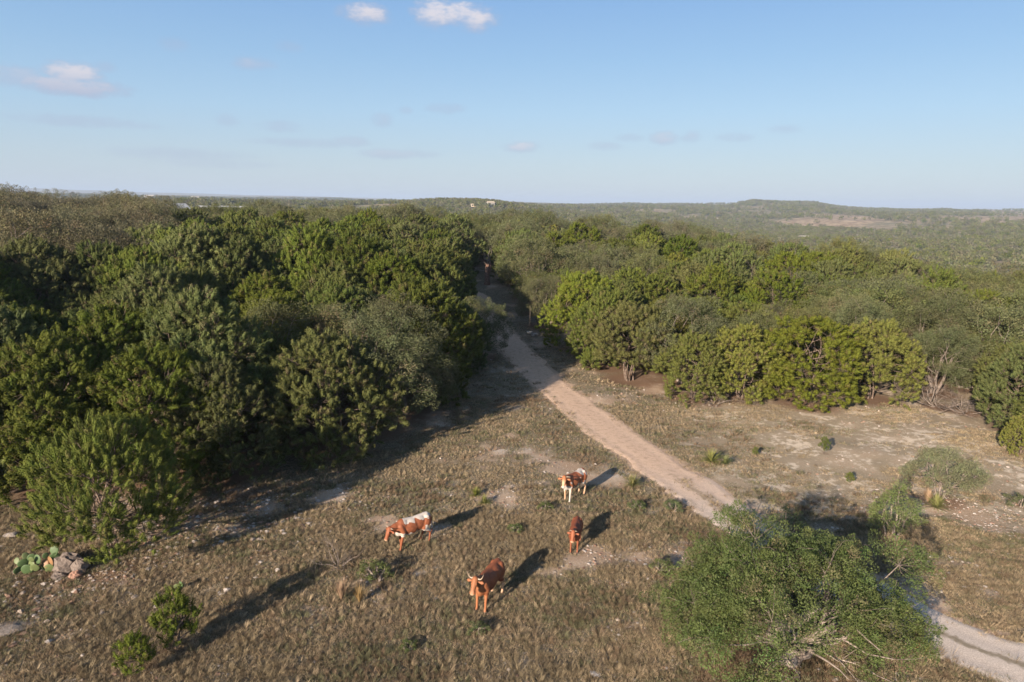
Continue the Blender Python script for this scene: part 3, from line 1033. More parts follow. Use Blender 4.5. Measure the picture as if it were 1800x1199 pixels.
# ---- woods farther off: nobody could count them; one object, instanced crowns on points
def stuff_woods(name, label, pts, scl, variants):
    me = bpy.data.meshes.new(name)
    me.vertices.add(len(pts))
    me.vertices.foreach_set('co', np.asarray(pts, np.float32).ravel())
    a = me.attributes.new('scl', 'FLOAT', 'POINT')
    a.data.foreach_set('value', np.asarray(scl, np.float32))
    o = link(name, me)
    tag(o, label, 'woodland', kind='stuff')
    ng = bpy.data.node_groups.new(name, 'GeometryNodeTree')
    ng.interface.new_socket('Geometry', in_out='INPUT', socket_type='NodeSocketGeometry')
    ng.interface.new_socket('Geometry', in_out='OUTPUT', socket_type='NodeSocketGeometry')
    gi, go = ng.nodes.new('NodeGroupInput'), ng.nodes.new('NodeGroupOutput')
    g2i = ng.nodes.new('GeometryNodeGeometryToInstance')
    for v in variants:
        src = bpy.data.objects.new(name + '_kind', v)
        oi = ng.nodes.new('GeometryNodeObjectInfo')
        oi.inputs['Object'].default_value = src
        oi.inputs['As Instance'].default_value = True
        ng.links.new(oi.outputs['Geometry'], g2i.inputs[0])
    iop = ng.nodes.new('GeometryNodeInstanceOnPoints')
    ng.links.new(gi.outputs[0], iop.inputs['Points'])
    ng.links.new(g2i.outputs[0], iop.inputs['Instance'])
    iop.inputs['Pick Instance'].default_value = True
    ri = ng.nodes.new('FunctionNodeRandomValue'); ri.data_type = 'INT'
    ri.inputs[4].default_value = 0; ri.inputs[5].default_value = len(variants) - 1
    ng.links.new(ri.outputs[2], iop.inputs['Instance Index'])
    rv = ng.nodes.new('FunctionNodeRandomValue'); rv.data_type = 'FLOAT_VECTOR'
    rv.inputs[0].default_value = (0, 0, 0); rv.inputs[1].default_value = (0, 0, 6.28)
    rv.inputs['Seed'].default_value = 5
    ng.links.new(rv.outputs[0], iop.inputs['Rotation'])
    na = ng.nodes.new('GeometryNodeInputNamedAttribute')
    na.data_type = 'FLOAT'
    na.inputs['Name'].default_value = 'scl'
    ng.links.new(na.outputs[0], iop.inputs['Scale'])
    ng.links.new(iop.outputs[0], go.inputs[0])
    md = o.modifiers.new('scatter', 'NODES')
    md.node_group = ng
    return o


def blob_crown(seed, nface, leaf, col, tip, Ht=5.0, Rad=3.0):
    rng = np.random.default_rng(seed)
    nl = 9
    g = rng.random(nl) * 6.28
    B = np.stack([np.cos(g) * Rad * .5, np.sin(g) * Rad * .5, rng.uniform(.25, .72, nl) * Ht], 1)
    B[0] = (0, 0, Ht * .7)
    bag = Bag()
    bag.add(*plumes(rng, B - np.array([0, 0, Rad * .45]), np.tile([0, 0, 1.], (nl, 1)) + rng.normal(0, .3, (nl, 3)), np.full(nl, Rad * .85), np.full(nl, Rad * .52), nface // nl, leaf, col, jit=.5, tip=tip))
    return bag.mesh('crown', M_JUN)


FARJ = [blob_crown(200 + i, 330, .62, *c) for i, c in enumerate([(G1, G2), (G1, G2), (O1, O2), (O1, O2), (B1, B2), (G3, G4)])]
FARR = [blob_crown(210 + i, 130, 1.0, *c) for i, c in enumerate([(G1, G2), (O1, O2), (O1, O2), (B1, B2)])]
pts, scl = [], []
for t in rest:
    pts.append((t[1], t[2], H(t[1], t[2]) - .1)); scl.append(rnd.uniform(.9, 1.25))
nr = np.random.default_rng(4)
LIM_U = .84


def scatter(r0, r1, dens, seed, s0, s1, thresh):
    rg = np.random.default_rng(seed)
    area = .5 * (r1 * r1 - r0 * r0) * 2 * math.atan(LIM_U)
    n = int(area * dens)
    r = np.sqrt(r0 * r0 + (r1 * r1 - r0 * r0) * rg.random(n))
    a = (rg.random(n) * 2 - 1) * math.atan(LIM_U)
    x, y = r * np.sin(a), r * np.cos(a)
    cov = fbm(x, y, 220, 41, 3) + .8 * vnoise(x, y, 60, 47)
    m = cov > thresh + rg.normal(0, .12, n)
    if bare_mask is not None:
        m &= rg.random(n) > bare_mask(x, y)
    x, y = x[m], y[m]
    z = height(x, y)
    return np.stack([x, y, z - .3], 1), rg.uniform(s0, s1, len(x))


# pale bluffs, quarry and bare grassy slopes: photo pixel box and the distance of each
BARE = [(1440, 388, 95, 11, .95), (1640, 385, 80, 10, .5), (1720, 385, 90, 11, .9), (1790, 380, 70, 14, .85), (1130, 372, 40, 6, .7), (1230, 384, 45, 5, .5), (700, 357, 60, 5, .6), (870, 352, 70, 3, .8),
        (290, 357, 40, 3, .6), (400, 356, 35, 3, .5), (1370, 362, 55, 4, .55), (1550, 400, 60, 5, .4), (1560, 372, 70, 4, .4), (1600, 418, 90, 4, .4), (1700, 402, 90, 6, .5)]


def bare_mask(x, y):
    z = base_height(x, y)
    d = np.stack([x, y, z - CAMZ], 1) @ np.array(CAMROT)       # world -> camera
    px = 900 + d[:, 0] / -d[:, 2] * FPX
    py = 599.5 - d[:, 1] / -d[:, 2] * FPX
    out = np.zeros(len(x))
    wob = fbm(x, y, 120, 61, 3)
    for cx, cy, w, h, s in BARE:
        q = ((px - cx) / w) ** 2 + ((py - cy) / h) ** 2 + wob * 1.6
        out = np.maximum(out, s * np.clip((1.25 - q) * 1.6, 0, 1))
    r = np.hypot(x, y)
    return out * (r > 300)


p1, s1 = scatter(165, 420, 1 / 22, 5, .75, 1.3, -.9)
far_p = np.concatenate([np.array(pts).reshape(-1, 3), p1]); far_s = np.concatenate([np.array(scl), s1])
stuff_woods('near_woodland', 'grey green scrub woodland rolling down into the valley beyond the nearer trees', far_p, far_s, FARJ)
p2, s2 = scatter(420, 1300, 1 / 52, 6, .7, 1.6, -.22)
p3, s3 = scatter(1300, 3600, 1 / 170, 7, 1.0, 2.2, -.18)
stuff_woods('distant_woodland', 'dark speckled scrub woodland covering the far valley and ridges', np.concatenate([p2, p3]), np.concatenate([s2, s3]), FARR)
print('stuff', len(far_p), len(p2), len(p3))


# ------------------------------------------------------------------ ground
def sgrid(n, ext, a, c):
    t = np.linspace(-1, 1, n)
    return c + ext * np.sinh(a * t) / math.sinh(a)


gx = sgrid(760, 15000, 7.75, 0)
ty = np.linspace(-.42, 1, 620)
gy = 24 + 15000 * np.sinh(7.75 * ty) / math.sinh(7.75)
GX, GY = np.meshgrid(gx, gy)
GZ = height(GX, GY)
lit = np.zeros(GX.shape)
litx = {}
for (tx, tyy, tr) in TREES:
    i0, i1 = np.searchsorted(gx, (tx - tr * 1.6, tx + tr * 1.6))
    j0, j1 = np.searchsorted(gy, (tyy - tr * 1.6, tyy + tr * 1.6))
    if i1 > i0 and j1 > j0:
        d = np.hypot(GX[j0:j1, i0:i1] - tx, GY[j0:j1, i0:i1] - tyy) / tr
        lit[j0:j1, i0:i1] = np.maximum(lit[j0:j1, i0:i1], np.clip(1.45 - d, 0, 1))
rdm = road_dist(GX, GY).reshape(GX.shape)
nx_, ny_ = len(gx), len(gy)
V = np.stack([GX.ravel(), GY.ravel(), GZ.ravel()], 1)
idx = np.arange(nx_ * ny_).reshape(ny_, nx_)
F = np.stack([idx[:-1, :-1].ravel(), idx[:-1, 1:].ravel(), idx[1:, 1:].ravel(), idx[1:, :-1].ravel()], 1)
bare = bare_mask(V[:, 0], V[:, 1])

grassy_g = fbm(V[:, 0], V[:, 1], 2.6, 91, 3) + .5 * vnoise(V[:, 0], V[:, 1], .8, 95)
M_GROUND, N = mat_new('ground')
pos = N.n.new('ShaderNodeNewGeometry').outputs['Position']
n_big = N.noise(pos, .09, 4, .6)
n_mid = N.noise(pos, .45, 5, .6, .3)
n_sm = N.noise(pos, 2.2, 6, .68)
n_fine = N.noise(pos, 11.0, 5, .7)
n_x = N.noise(pos, 38.0, 3, .6)
soil = N.mix(N.ramp(n_mid, .35, .65), c3(.320, .225, .155), c3(.470, .365, .270))
soil = N.mix(N.ramp(n_fine, .40, .72), soil, c3(.40, .31, .23))
grassc = N.mix(N.ramp(n_sm, .35, .65), c3(.200, .165, .112), c3(.320, .260, .185))
grassc = N.mix(N.ramp(n_fine, .44, .60), grassc, c3(.105, .092, .055))
sepp = N.n.new('ShaderNodeSeparateXYZ'); N.l.new(pos, sepp.inputs[0])
gm = N.math('ADD', N.math('MULTIPLY', n_mid, .55), N.math('MULTIPLY', n_sm, .45))
gra = N.math('ADD', N.attr('grassy').outputs['Fac'], N.math('MULTIPLY', N.math('SUBTRACT', n_sm, .5), .8))
nearcol = N.mix(N.ramp(gra, -.55, -.15), soil, grassc)
spk = N.noise(pos, 17.0, 2, .5)
nearcol = N.mix(N.math('MULTIPLY', N.ramp(spk, .635, .68), .85), nearcol, c3(.58, .51, .44))
# limestone showing through
lime = N.math('MULTIPLY', N.ramp(N.math('ADD', N.math('MULTIPLY', n_mid, .5), N.math('MULTIPLY', n_fine, .5)), .55, .63), N.ramp(n_big, .40, .55))
nearcol = N.mix(lime, nearcol, N.mix(n_x, c3(.42, .36, .31), c3(.60, .55, .50)))
# paler, sandier ground in the right hand clearing
xr = N.math('SUBTRACT', sepp.outputs[0], N.math('MULTIPLY', sepp.outputs[1], .16))
right = N.math('MULTIPLY', N.ramp(xr, 2.0, 8.0), N.ramp(sepp.outputs[1], 24, 34))
pale = N.math('MULTIPLY', right, N.ramp(N.math('ADD', N.math('MULTIPLY', n_mid, .45), N.math('MULTIPLY', n_sm, .55)), .50, .58))
nearcol = N.mix(N.math('MULTIPLY', right, .6), nearcol, N.mix(n_fine, c3(.31, .245, .165), c3(.50, .41, .30)))
nearcol = N.mix(N.math('MULTIPLY', pale, .8), nearcol, c3(.68, .58, .46))
litter = N.attr('litter').outputs['Fac']
nearcol = N.mix(N.math('MULTIPLY', N.ramp(N.math('ADD', litter, N.math('MULTIPLY', N.math('SUBTRACT', n_sm, .5), .9)), .35, .95), .85), nearcol,
                N.mix(n_fine, c3(.115, .068, .045), c3(.245, .150, .098)))
edge = N.attr('verge').outputs['Fac']
nearcol = N.mix(N.ramp(N.math('ADD', edge, N.math('MULTIPLY', N.math('SUBTRACT', n_sm, .5), 1.3)), .35, .9), nearcol, N.mix(n_x, c3(.40, .28, .20), c3(.56, .42, .32)))
# far country
f_big = N.noise(pos, .011, 6, .62)
f_mid = N.noise(pos, .06, 5, .65)
farcol = N.mix(N.ramp(f_mid, .35, .62), c3(.120, .122, .070), c3(.300, .250, .165))
farcol = N.mix(N.math('MULTIPLY', N.ramp(f_big, .56, .68), .7), farcol, c3(.25, .19, .13))
bareA = N.attr('bare').outputs['Fac']
farcol = N.mix(N.math('MULTIPLY', bareA, .9), farcol, N.mix(N.ramp(f_mid, .45, .62), c3(.27, .195, .13), c3(.48, .37, .25)))
dist = N.n.new('ShaderNodeVectorMath'); dist.operation = 'LENGTH'; N.l.new(pos, dist.inputs[0])
col = N.mix(N.ramp(dist.outputs['Value'], 110, 260), nearcol, farcol)
bh = N.math('ADD', N.math('MULTIPLY', n_fine, .7), N.math('MULTIPLY', n_x, .3))
princ(N, col, 0.95, 0.1, bh, 0.05, 0.8)
gme = mesh_np('ground', V, F, M_GROUND, None, True, {'litter': lit.ravel(), 'grassy': grassy_g, 'verge': np.clip(1 - (rdm.ravel() - 1.2) / .8, 0, 1), 'bare': bare})
tag(link('ground', gme), kind='structure')

# ------------------------------------------------------------------ caliche track
M_ROAD, N = mat_new('caliche')
pos = N.n.new('ShaderNodeNewGeometry').outputs['Position']
r1, r2, r3 = N.noise(pos, .5, 4, .6), N.noise(pos, 3.5, 5, .65), N.noise(pos, 28, 4, .7)
cross = N.attr('cross').outputs['Fac']
along = N.attr('along').outputs['Fac']
rc = N.mix(N.ramp(r3, .35, .68), c3(.50, .355, .255), c3(.73, .55, .42))
rc = N.mix(N.math('MULTIPLY', N.ramp(r2, .48, .66), .5), rc, c3(.34, .235, .17))
grey = N.mix(N.ramp(r3, .35, .68), c3(.45, .38, .325), c3(.71, .63, .56))
rc = N.mix(N.ramp(N.math('ADD', along, N.math('MULTIPLY', r1, .1)), .20, .32), grey, rc)
ac = N.math('ABSOLUTE', cross)
rut = N.math('SUBTRACT', 1.0, N.math('ABSOLUTE', N.math('DIVIDE', N.math('SUBTRACT', ac, .52), .25)), clamp=True)
rc = N.mix(N.math('MULTIPLY', rut, .10), rc, c3(.66, .52, .42))
mid = N.math('MULTIPLY', N.ramp(N.math('ADD', N.math('MULTIPLY', ac, -1.0), N.math('MULTIPLY', r2, .5)), .08, .24), N.ramp(along, .27, .17))
rc = N.mix(N.math('MULTIPLY', mid, .75), rc, c3(.17, .14, .085))
princ(N, rc, 0.95, 0.1, N.math('ADD', N.math('MULTIPLY', r3, .7), N.math('MULTIPLY', r2, .3)), 0.04, 0.7)
tx, ty_ = np.gradient(RX), np.gradient(RY)
L_ = np.hypot(tx, ty_)
nxn, nyn = ty_ / L_, -tx / L_
ks = np.linspace(-1, 1, 17)
arc = np.linspace(0, 1, len(RX))
wL = 1.36 + .45 * fbm(RX, RY, 3.0, 81, 3) + .34 * vnoise(RX, RY, .7, 83)
wR = 1.36 + .45 * fbm(RX, RY, 3.0, 85, 3) + .34 * vnoise(RX, RY, .7, 87)
rV, cr, al = [], [], []
for k in ks:
    w = np.where(k < 0, wL, wR) * k
    x, y = RX + nxn * w, RY + nyn * w
    z = base_height(x, y) + .035 - .012 * np.exp(-((abs(k) - .52) / .2) ** 2) - (abs(k) > .95) * .035
    rV.append(np.stack([x, y, z], 1)); cr.append(np.full(len(x), k)); al.append(arc)
rV = np.stack(rV, 1).reshape(-1, 3)
cr, al = np.stack(cr, 1).ravel(), np.stack(al, 1).ravel()
n_s, n_c = len(RX), len(ks)
ii = np.arange(n_s * n_c).reshape(n_s, n_c)
rF = np.stack([ii[:-1, :-1].ravel(), ii[:-1, 1:].ravel(), ii[1:, 1:].ravel(), ii[1:, :-1].ravel()], 1)
tag(link('track', mesh_np('track', rV, rF, M_ROAD, None, True, {'cross': cr, 'along': al})), kind='structure')

# ------------------------------------------------------------------ grass: tufts of blades over the clearings
def visible_points(n, seed, y0, y1):
    rg = np.random.default_rng(seed)
    y = np.sqrt(y0 * y0 + (y1 * y1 - y0 * y0) * rg.random(n))
    x = (rg.random(n) * 2 - 1) * .84 * y
    return x, y, rg


CL = np.array(CLEAR)


def clear_np(x, y):
    c = np.zeros(len(x), bool)
    j = len(CL) - 1
    for i in range(len(CL)):
        xi, yi = CL[i]; xj, yj = CL[j]
        t = ((yi > y) != (yj > y)) & (x < (xj - xi) * (y - yi) / (yj - yi + 1e-12) + xi)
        c ^= t
        j = i
    return c


def grassy(x, y):
    return fbm(x, y, 2.6, 91, 3) + .5 * vnoise(x, y, .8, 95)


def tufts(n, seed, y0, y1, blades, hgt, spread, width):
    x, y, rg = visible_points(n, seed, y0, y1)
    cov = grassy(x, y)
    rightish = np.clip((x - .16 * y - 2) / 6, 0, 1) * (y > 26)
    m = clear_np(x, y) & (cov > -.28 - np.clip((22 - y) / 20, 0, .2) + .34 * rightish + rg.normal(0, .13, n))
    rd = road_dist(x, y)
    mid = (rd < .32) & (y < 31) & (vnoise(x, y, 2, 99) > -.1)
    m &= (rd > 1.2 + rg.uniform(-.45, .5, n)) | mid
    x, y = x[m], y[m]
    z = height(x, y)
    k = len(x)
    kind = rg.random(k)
    gsel = fbm(x, y, 4, 101, 3) * 1.3 + rg.normal(0, .2, k)
    pal = np.array([(.385, .300, .205), (.285, .228, .150), (.180, .172, .100), (.230, .165, .112)])
    ci = np.digitize(gsel, [-.2, .08, .42])
    ci = np.choose(ci, [1, 0, 2, 3]) * 1
    ci = np.where(kind < .16, 3, ci)
    col = pal[ci] * rg.uniform(.75, 1.25, (k, 1))
    rr = np.clip(1 - np.clip((x - .16 * y - 2) / 6, 0, 1) * (y > 26) * .15, 0, 1)
    h = hgt * rg.uniform(.5, 1.35, k) * rr
    a = rg.random((k, blades)) * 6.28
    lean = rg.uniform(.25, 1.25, (k, blades))
    dx = np.cos(a) * np.sin(lean); dy = np.sin(a) * np.sin(lean); dz = np.cos(lean)
    off = spread * np.sqrt(rg.random((k, blades)))
    bx, by = x[:, None] + np.cos(a) * off * .6, y[:, None] + np.sin(a) * off * .6
    LL = h[:, None] * rg.uniform(.6, 1.3, (k, blades))
    w = width * rg.uniform(.7, 1.4, (k, blades))
    sx, sy = -np.sin(a + 1.0) * w, np.cos(a + 1.0) * w
    zb = z[:, None] - .02
    A = np.stack([bx - sx, by - sy, zb + 0 * bx], -1)
    Bv = np.stack([bx + sx, by + sy, zb + 0 * bx], -1)
    Cv = np.stack([bx + dx * LL, by + dy * LL, zb + dz * LL + .02], -1)
    V = np.stack([A, Bv, Cv], 2).reshape(-1, 3)
    cc = np.repeat(col[:, None], blades, 1) * rg.uniform(.75, 1.25, (k, blades, 1))
    return V, np.repeat(cc.reshape(-1, 3), 3, 0)


gv, gc = [], []
for args in [(60000, 301, 13.5, 27, 22, .085, .17, .009), (60000, 302, 26, 44, 12, .09, .2, .014), (26000, 303, 43, 78, 8, .10, .28, .026), (900, 304, 14, 30, 8, .45, .10, .006)]:
    a, b = tufts(*args)
    gv.append(a); gc.append(b)
for args in [(4200, 311, 13.5, 30, 90, .17, .22, .008), (4200, 312, 29, 60, 34, .19, .28, .018)]:      # rounded bunch grass mounds
    a, b = tufts(*args)
    gv.append(a); gc.append(b * .92)
gv, gc = np.concatenate(gv), np.concatenate(gc)
M_GRASS = leaf_mat('grass_blade', .25, .85, 0)
tag(link('grass', mesh_np('grass', gv, np.arange(len(gv)).reshape(-1, 3), M_GRASS, gc)), 'short olive and tan bunch grass over the two clearings', 'grass', kind='stuff')
print('grass tris', len(gv) // 3)

# ------------------------------------------------------------------ loose limestone
def stones(n, seed, y0, y1, s0, s1, road=False):
    x, y, rg = visible_points(n, seed, y0, y1)
    cov = -grassy(x, y) + fbm(x, y, 9, 111, 2) * .9 + np.where(x < -7, .25, 0) - .12
    rd = road_dist(x, y)
    m = clear_np(x, y) & ((x < -7.5) | (not road)) & (cov > .08 + rg.normal(0, .15, n)) & ((rd > 1.3) | (rg.random(n) < .12))
    x, y = x[m], y[m]
    z = height(x, y)
    k = len(x)
    base, F0 = icoish(np.random.default_rng(seed), 1, 5, 3, (1, .8, .45), .2)
    s = s0 + (s1 - s0) * rg.random(k) ** 4
    a = rg.random(k) * 6.28
    ca, sa = np.cos(a), np.sin(a)
    jit = 1 + rg.normal(0, .2, (k, len(base), 3))
    P = base[None] * jit * s[:, None, None]
    X = P[..., 0] * ca[:, None] - P[..., 1] * sa[:, None] + x[:, None]
    Y = P[..., 0] * sa[:, None] + P[..., 1] * ca[:, None] + y[:, None]
    Z = P[..., 2] + z[:, None] + s[:, None] * .12
    V = np.stack([X, Y, Z], -1).reshape(-1, 3)
    F = (F0[None] + (np.arange(k) * len(base))[:, None, None]).reshape(-1, 3)
    c = np.array([(.38, .32, .27), (.50, .45, .41), (.34, .22, .165)])[rg.integers(0, 3, k)] * rg.uniform(.75, 1.15, (k, 1))
    return V, F, np.repeat(c, len(base), 0)


M_STONE, N = mat_new('limestone')
pos = N.n.new('ShaderNodeNewGeometry').outputs['Position']
sn = N.noise(pos, 14, 5, .65)
princ(N, N.mix(1.0, N.attr('tint').outputs['Color'], N.mix(N.ramp(sn, .35, .65), c3(.62, .60, .58), c3(1, 1, 1)), 'MULTIPLY'), .9, .2, sn, .03)
bag = Bag()
bag.add(*stones(7000, 403, 14, 28, .02, .14, True))
bag.add(*stones(42000, 401, 13.5, 30, .012, .085))
bag.add(*stones(30000, 402, 30, 62, .018, .10))
tag(link('limestone_gravel', bag.mesh('limestone_gravel', M_STONE)), 'loose pale limestone chips strewn over the clearings', 'stones', kind='stuff')


def rock(px, py, r, sq, seed, label, group=None, dx=0, dy=0, dz=.2, rz=0.0, name='rock', col=(.20, .165, .145)):
    x, y = pix(px, py)
    x += dx; y += dy
    V, F = icoish(np.random.default_rng(seed), r, 14, 10, sq, .07)
    rg = np.random.default_rng(seed + 1)
    V += (fbm(V[:, 0] / r * 1.3 + seed, V[:, 1] / r * 1.3 + V[:, 2] / r * .9, 1.3, seed, 3)[:, None]) * r * .7 * unit(V) * np.array([1, 1, .5])
    me = mesh_np(name, V, F, M_STONE, np.repeat(np.array([col]) * rg.uniform(.85, 1.1), len(V), 0))
    o = link(name, me)
    o.location = (x, y, H(x, y) + r * dz)
    o.rotation_euler = (rg.uniform(-.2, .2), rg.uniform(-.2, .2), rz)
    return tag(o, label, 'rock', group)


rock(118, 1003, .42, (1, .8, 1.0), 3, 'pitted upright limestone boulder right of the prickly pear', 'boulders under the lone juniper', dz=.5)
rock(142, 1006, .30, (.8, .8, 1.1), 4, 'narrow grey boulder leaning right of the pitted one', 'boulders under the lone juniper', dz=.5)
rock(134, 1015, .20, (1, .9, .6), 5, 'small reddish stone in front of the two boulders', 'boulders under the lone juniper', dz=.3, col=(.40, .24, .18))
rock(103, 1015, .22, (1.2, .9, .5), 6, 'flat grey stone at the left foot of the pitted boulder', 'boulders under the lone juniper', dz=.2)
rock(18, 940, .22, (1.2, .8, .4), 7, 'pale limestone slab in the tree shade at the left edge', 'pale slabs of bedrock', dz=.15, col=(.36, .32, .29))
rock(24, 1100, .55, (1.4, .6, .07), 8, 'long flat limestone slab at the left edge of the grass', 'pale slabs of bedrock', dz=.03, col=(.33, .285, .25), rz=.4)
rock(1045, 1182, .15, (1.1, .9, .3), 13, 'pale flat stone at the bottom between the bull and the near oak', 'pale slabs of bedrock', dz=.08, col=(.52, .49, .47))
rock(940, 590, .28, (1.1, .9, .6), 14, 'pale round rock on the bare ground under the overhanging oak', None, dz=.3, col=(.5, .45, .42))

# ---- prickly pear
M_PEAR, N = mat_new('cactus_pad')
sn = N.noise(N.n.new('ShaderNodeTexCoord').outputs['Object'], 22, 3, .5)
princ(N, N.mix(1.0, N.attr('tint').outputs['Color'], N.mix(N.ramp(sn, .4, .7), c3(.8, .85, .8), c3(1, 1, 1)), 'MULTIPLY'), .55, .4)


def pear(px, py, pads, label):
    x, y = pix(px, py)
    root = empty('prickly_pear', (x, y, H(x, y)))
    tag(root, label, 'cactus', 'prickly pears under the lone juniper')
    for (ox, oz, r, yaw, c, oy, tl) in pads:
        b = Bag()
        V, F = icoish(np.random.default_rng(1), 1, 16, 9, (1, .14, 1.18), 0)
        V = V * r * 1.05
        V[:, 0] *= np.where(V[:, 2] < 0, 1 + V[:, 2] / r * .28, 1)
        b.add(V, F, c)
        o = link('pad', b.mesh('pad', M_PEAR, True), root)
        o.location = (ox, oy, oz)
        o.rotation_euler = (tl, tl * .6, yaw)


GP, YP, OP = (.085, .135, .055), (.14, .17, .07), (.30, .16, .08)
for i_, (ox, oy, hh) in enumerate([]):
    plant('juniper_tree', JN[i_], ox, oy, hh / 6.5, 1.3 * i_, f'{ordinal(i_)} juniper from the right behind the viewer shading the lower left grass', 'tree', 'trees past the left edge of the photo')
pear(50, 1010, [(-.02, .18, .19, .3, GP, 0, .2), (.14, .36, .17, -.4, YP, .02, -.2), (-.16, .40, .17, .7, GP, .03, .3), (.30, .30, .16, .2, YP, -.05, .4), (.36, .55, .16, -.3, GP, .04, -.1), (-.34, .52, .10, .2, YP, 0, -.6), (.12, .58, .14, .5, GP, .1, .1), (-.28, .22, .14, 1.0, GP, -.1, .5), (.46, .22, .13, -.8, GP, .1, .4), (-.1, .64, .11, .9, YP, .12, -.3), (.24, .62, .10, .1, YP, -.08, .3)],
     'spreading prickly pear with round green pads left of the boulders')
pear(88, 1008, [(0, .17, .17, .3, YP, 0, .2), (.06, .45, .16, -.5, OP, .02, .1), (.20, .62, .15, .6, GP, .05, .4), (.22, .84, .15, .1, GP, .05, -.2), (.34, .40, .13, 1.1, GP, .1, .3), (-.04, .70, .10, .8, GP, -.05, .2), (-.12, .36, .12, .2, OP, 0, -.5)],
     'taller prickly pear with one orange pad touching the boulders')
pear(312, 1035, [(0, .12, .12, .3, YP, 0, .3), (.12, .2, .10, -.5, GP, .02, .1)], 'tiny prickly pear of two pads below the lone juniper')


# ------------------------------------------------------------------ cattle
M_HIDE, N = mat_new('hide')
sn = N.noise(N.n.new('ShaderNodeTexCoord').outputs['Object'], 26, 4, .6)
princ(N, N.mix(1.0, N.attr('tint').outputs['Color'], N.mix(sn, c3(.78, .78, .78), c3(1.15, 1.15, 1.15)), 'MULTIPLY'), .62, .35, sn, .012, .4)
M_HORN, N = mat_new('horn')
princ(N, N.attr('tint').outputs['Color'], .4, .4)
M_EYE, N = mat_new('eye')
princ(N, c3(.012, .008, .006), .2, .5)


def capsule(bag, a, b, ra, rb, sq=1.0, n=10, side=None):
    """tapered capsule; sq squeezes across `side`"""
    a, b = np.array(a, float), np.array(b, float)
    d = b - a
    L = np.linalg.norm(d)
    ax = d / L
    s = np.array(side if side is not None else (0, 1, 0), float)
    s = s - ax * (s @ ax); s = s / max(np.linalg.norm(s), 1e-6)
    t = np.cross(ax, s)
    rings = []
    for k in range(1, 5):
        f = math.pi / 2 * (1 - k / 4)
        rings.append((a - ax * ra * math.sin(f), ra * math.cos(f)))
    for k in range(1, 4):
        rings.append((a + d * k / 4, ra + (rb - ra) * k / 4))
    for k in range(0, 4):
        f = math.pi / 2 * (k / 4)
        rings.append((b + ax * rb * math.sin(f), rb * math.cos(f)))
    V = []
    for c, r in rings:
        for j in range(n):
            p = 2 * math.pi * j / n
            V.append(c + r * (s * math.cos(p) * sq + t * math.sin(p)))
    m = len(rings)
    V.append(a - ax * ra); V.append(b + ax * rb)
    F = []
    for i in range(m - 1):
        for j in range(n):
            k = (j + 1) % n
            F.append((i * n + j, i * n + k, (i + 1) * n + k)); F.append((i * n + j, (i + 1) * n + k, (i + 1) * n + j))
    for j in range(n):
        k = (j + 1) % n
        F.append((m * n, k, j)); F.append((m * n + 1, (m - 1) * n + j, (m - 1) * n + k))
    bag.add(np.array(V), np.array(F))


def ellipsoid(bag, c, r, rot=None):
    V, F = icoish(np.random.default_rng(0), 1, 14, 10, (1, 1, 1), 0)
    V = V * np.array(r)
    if rot is not None:
        V = V @ np.array(rot).T
    bag.add(V + np.array(c), F)


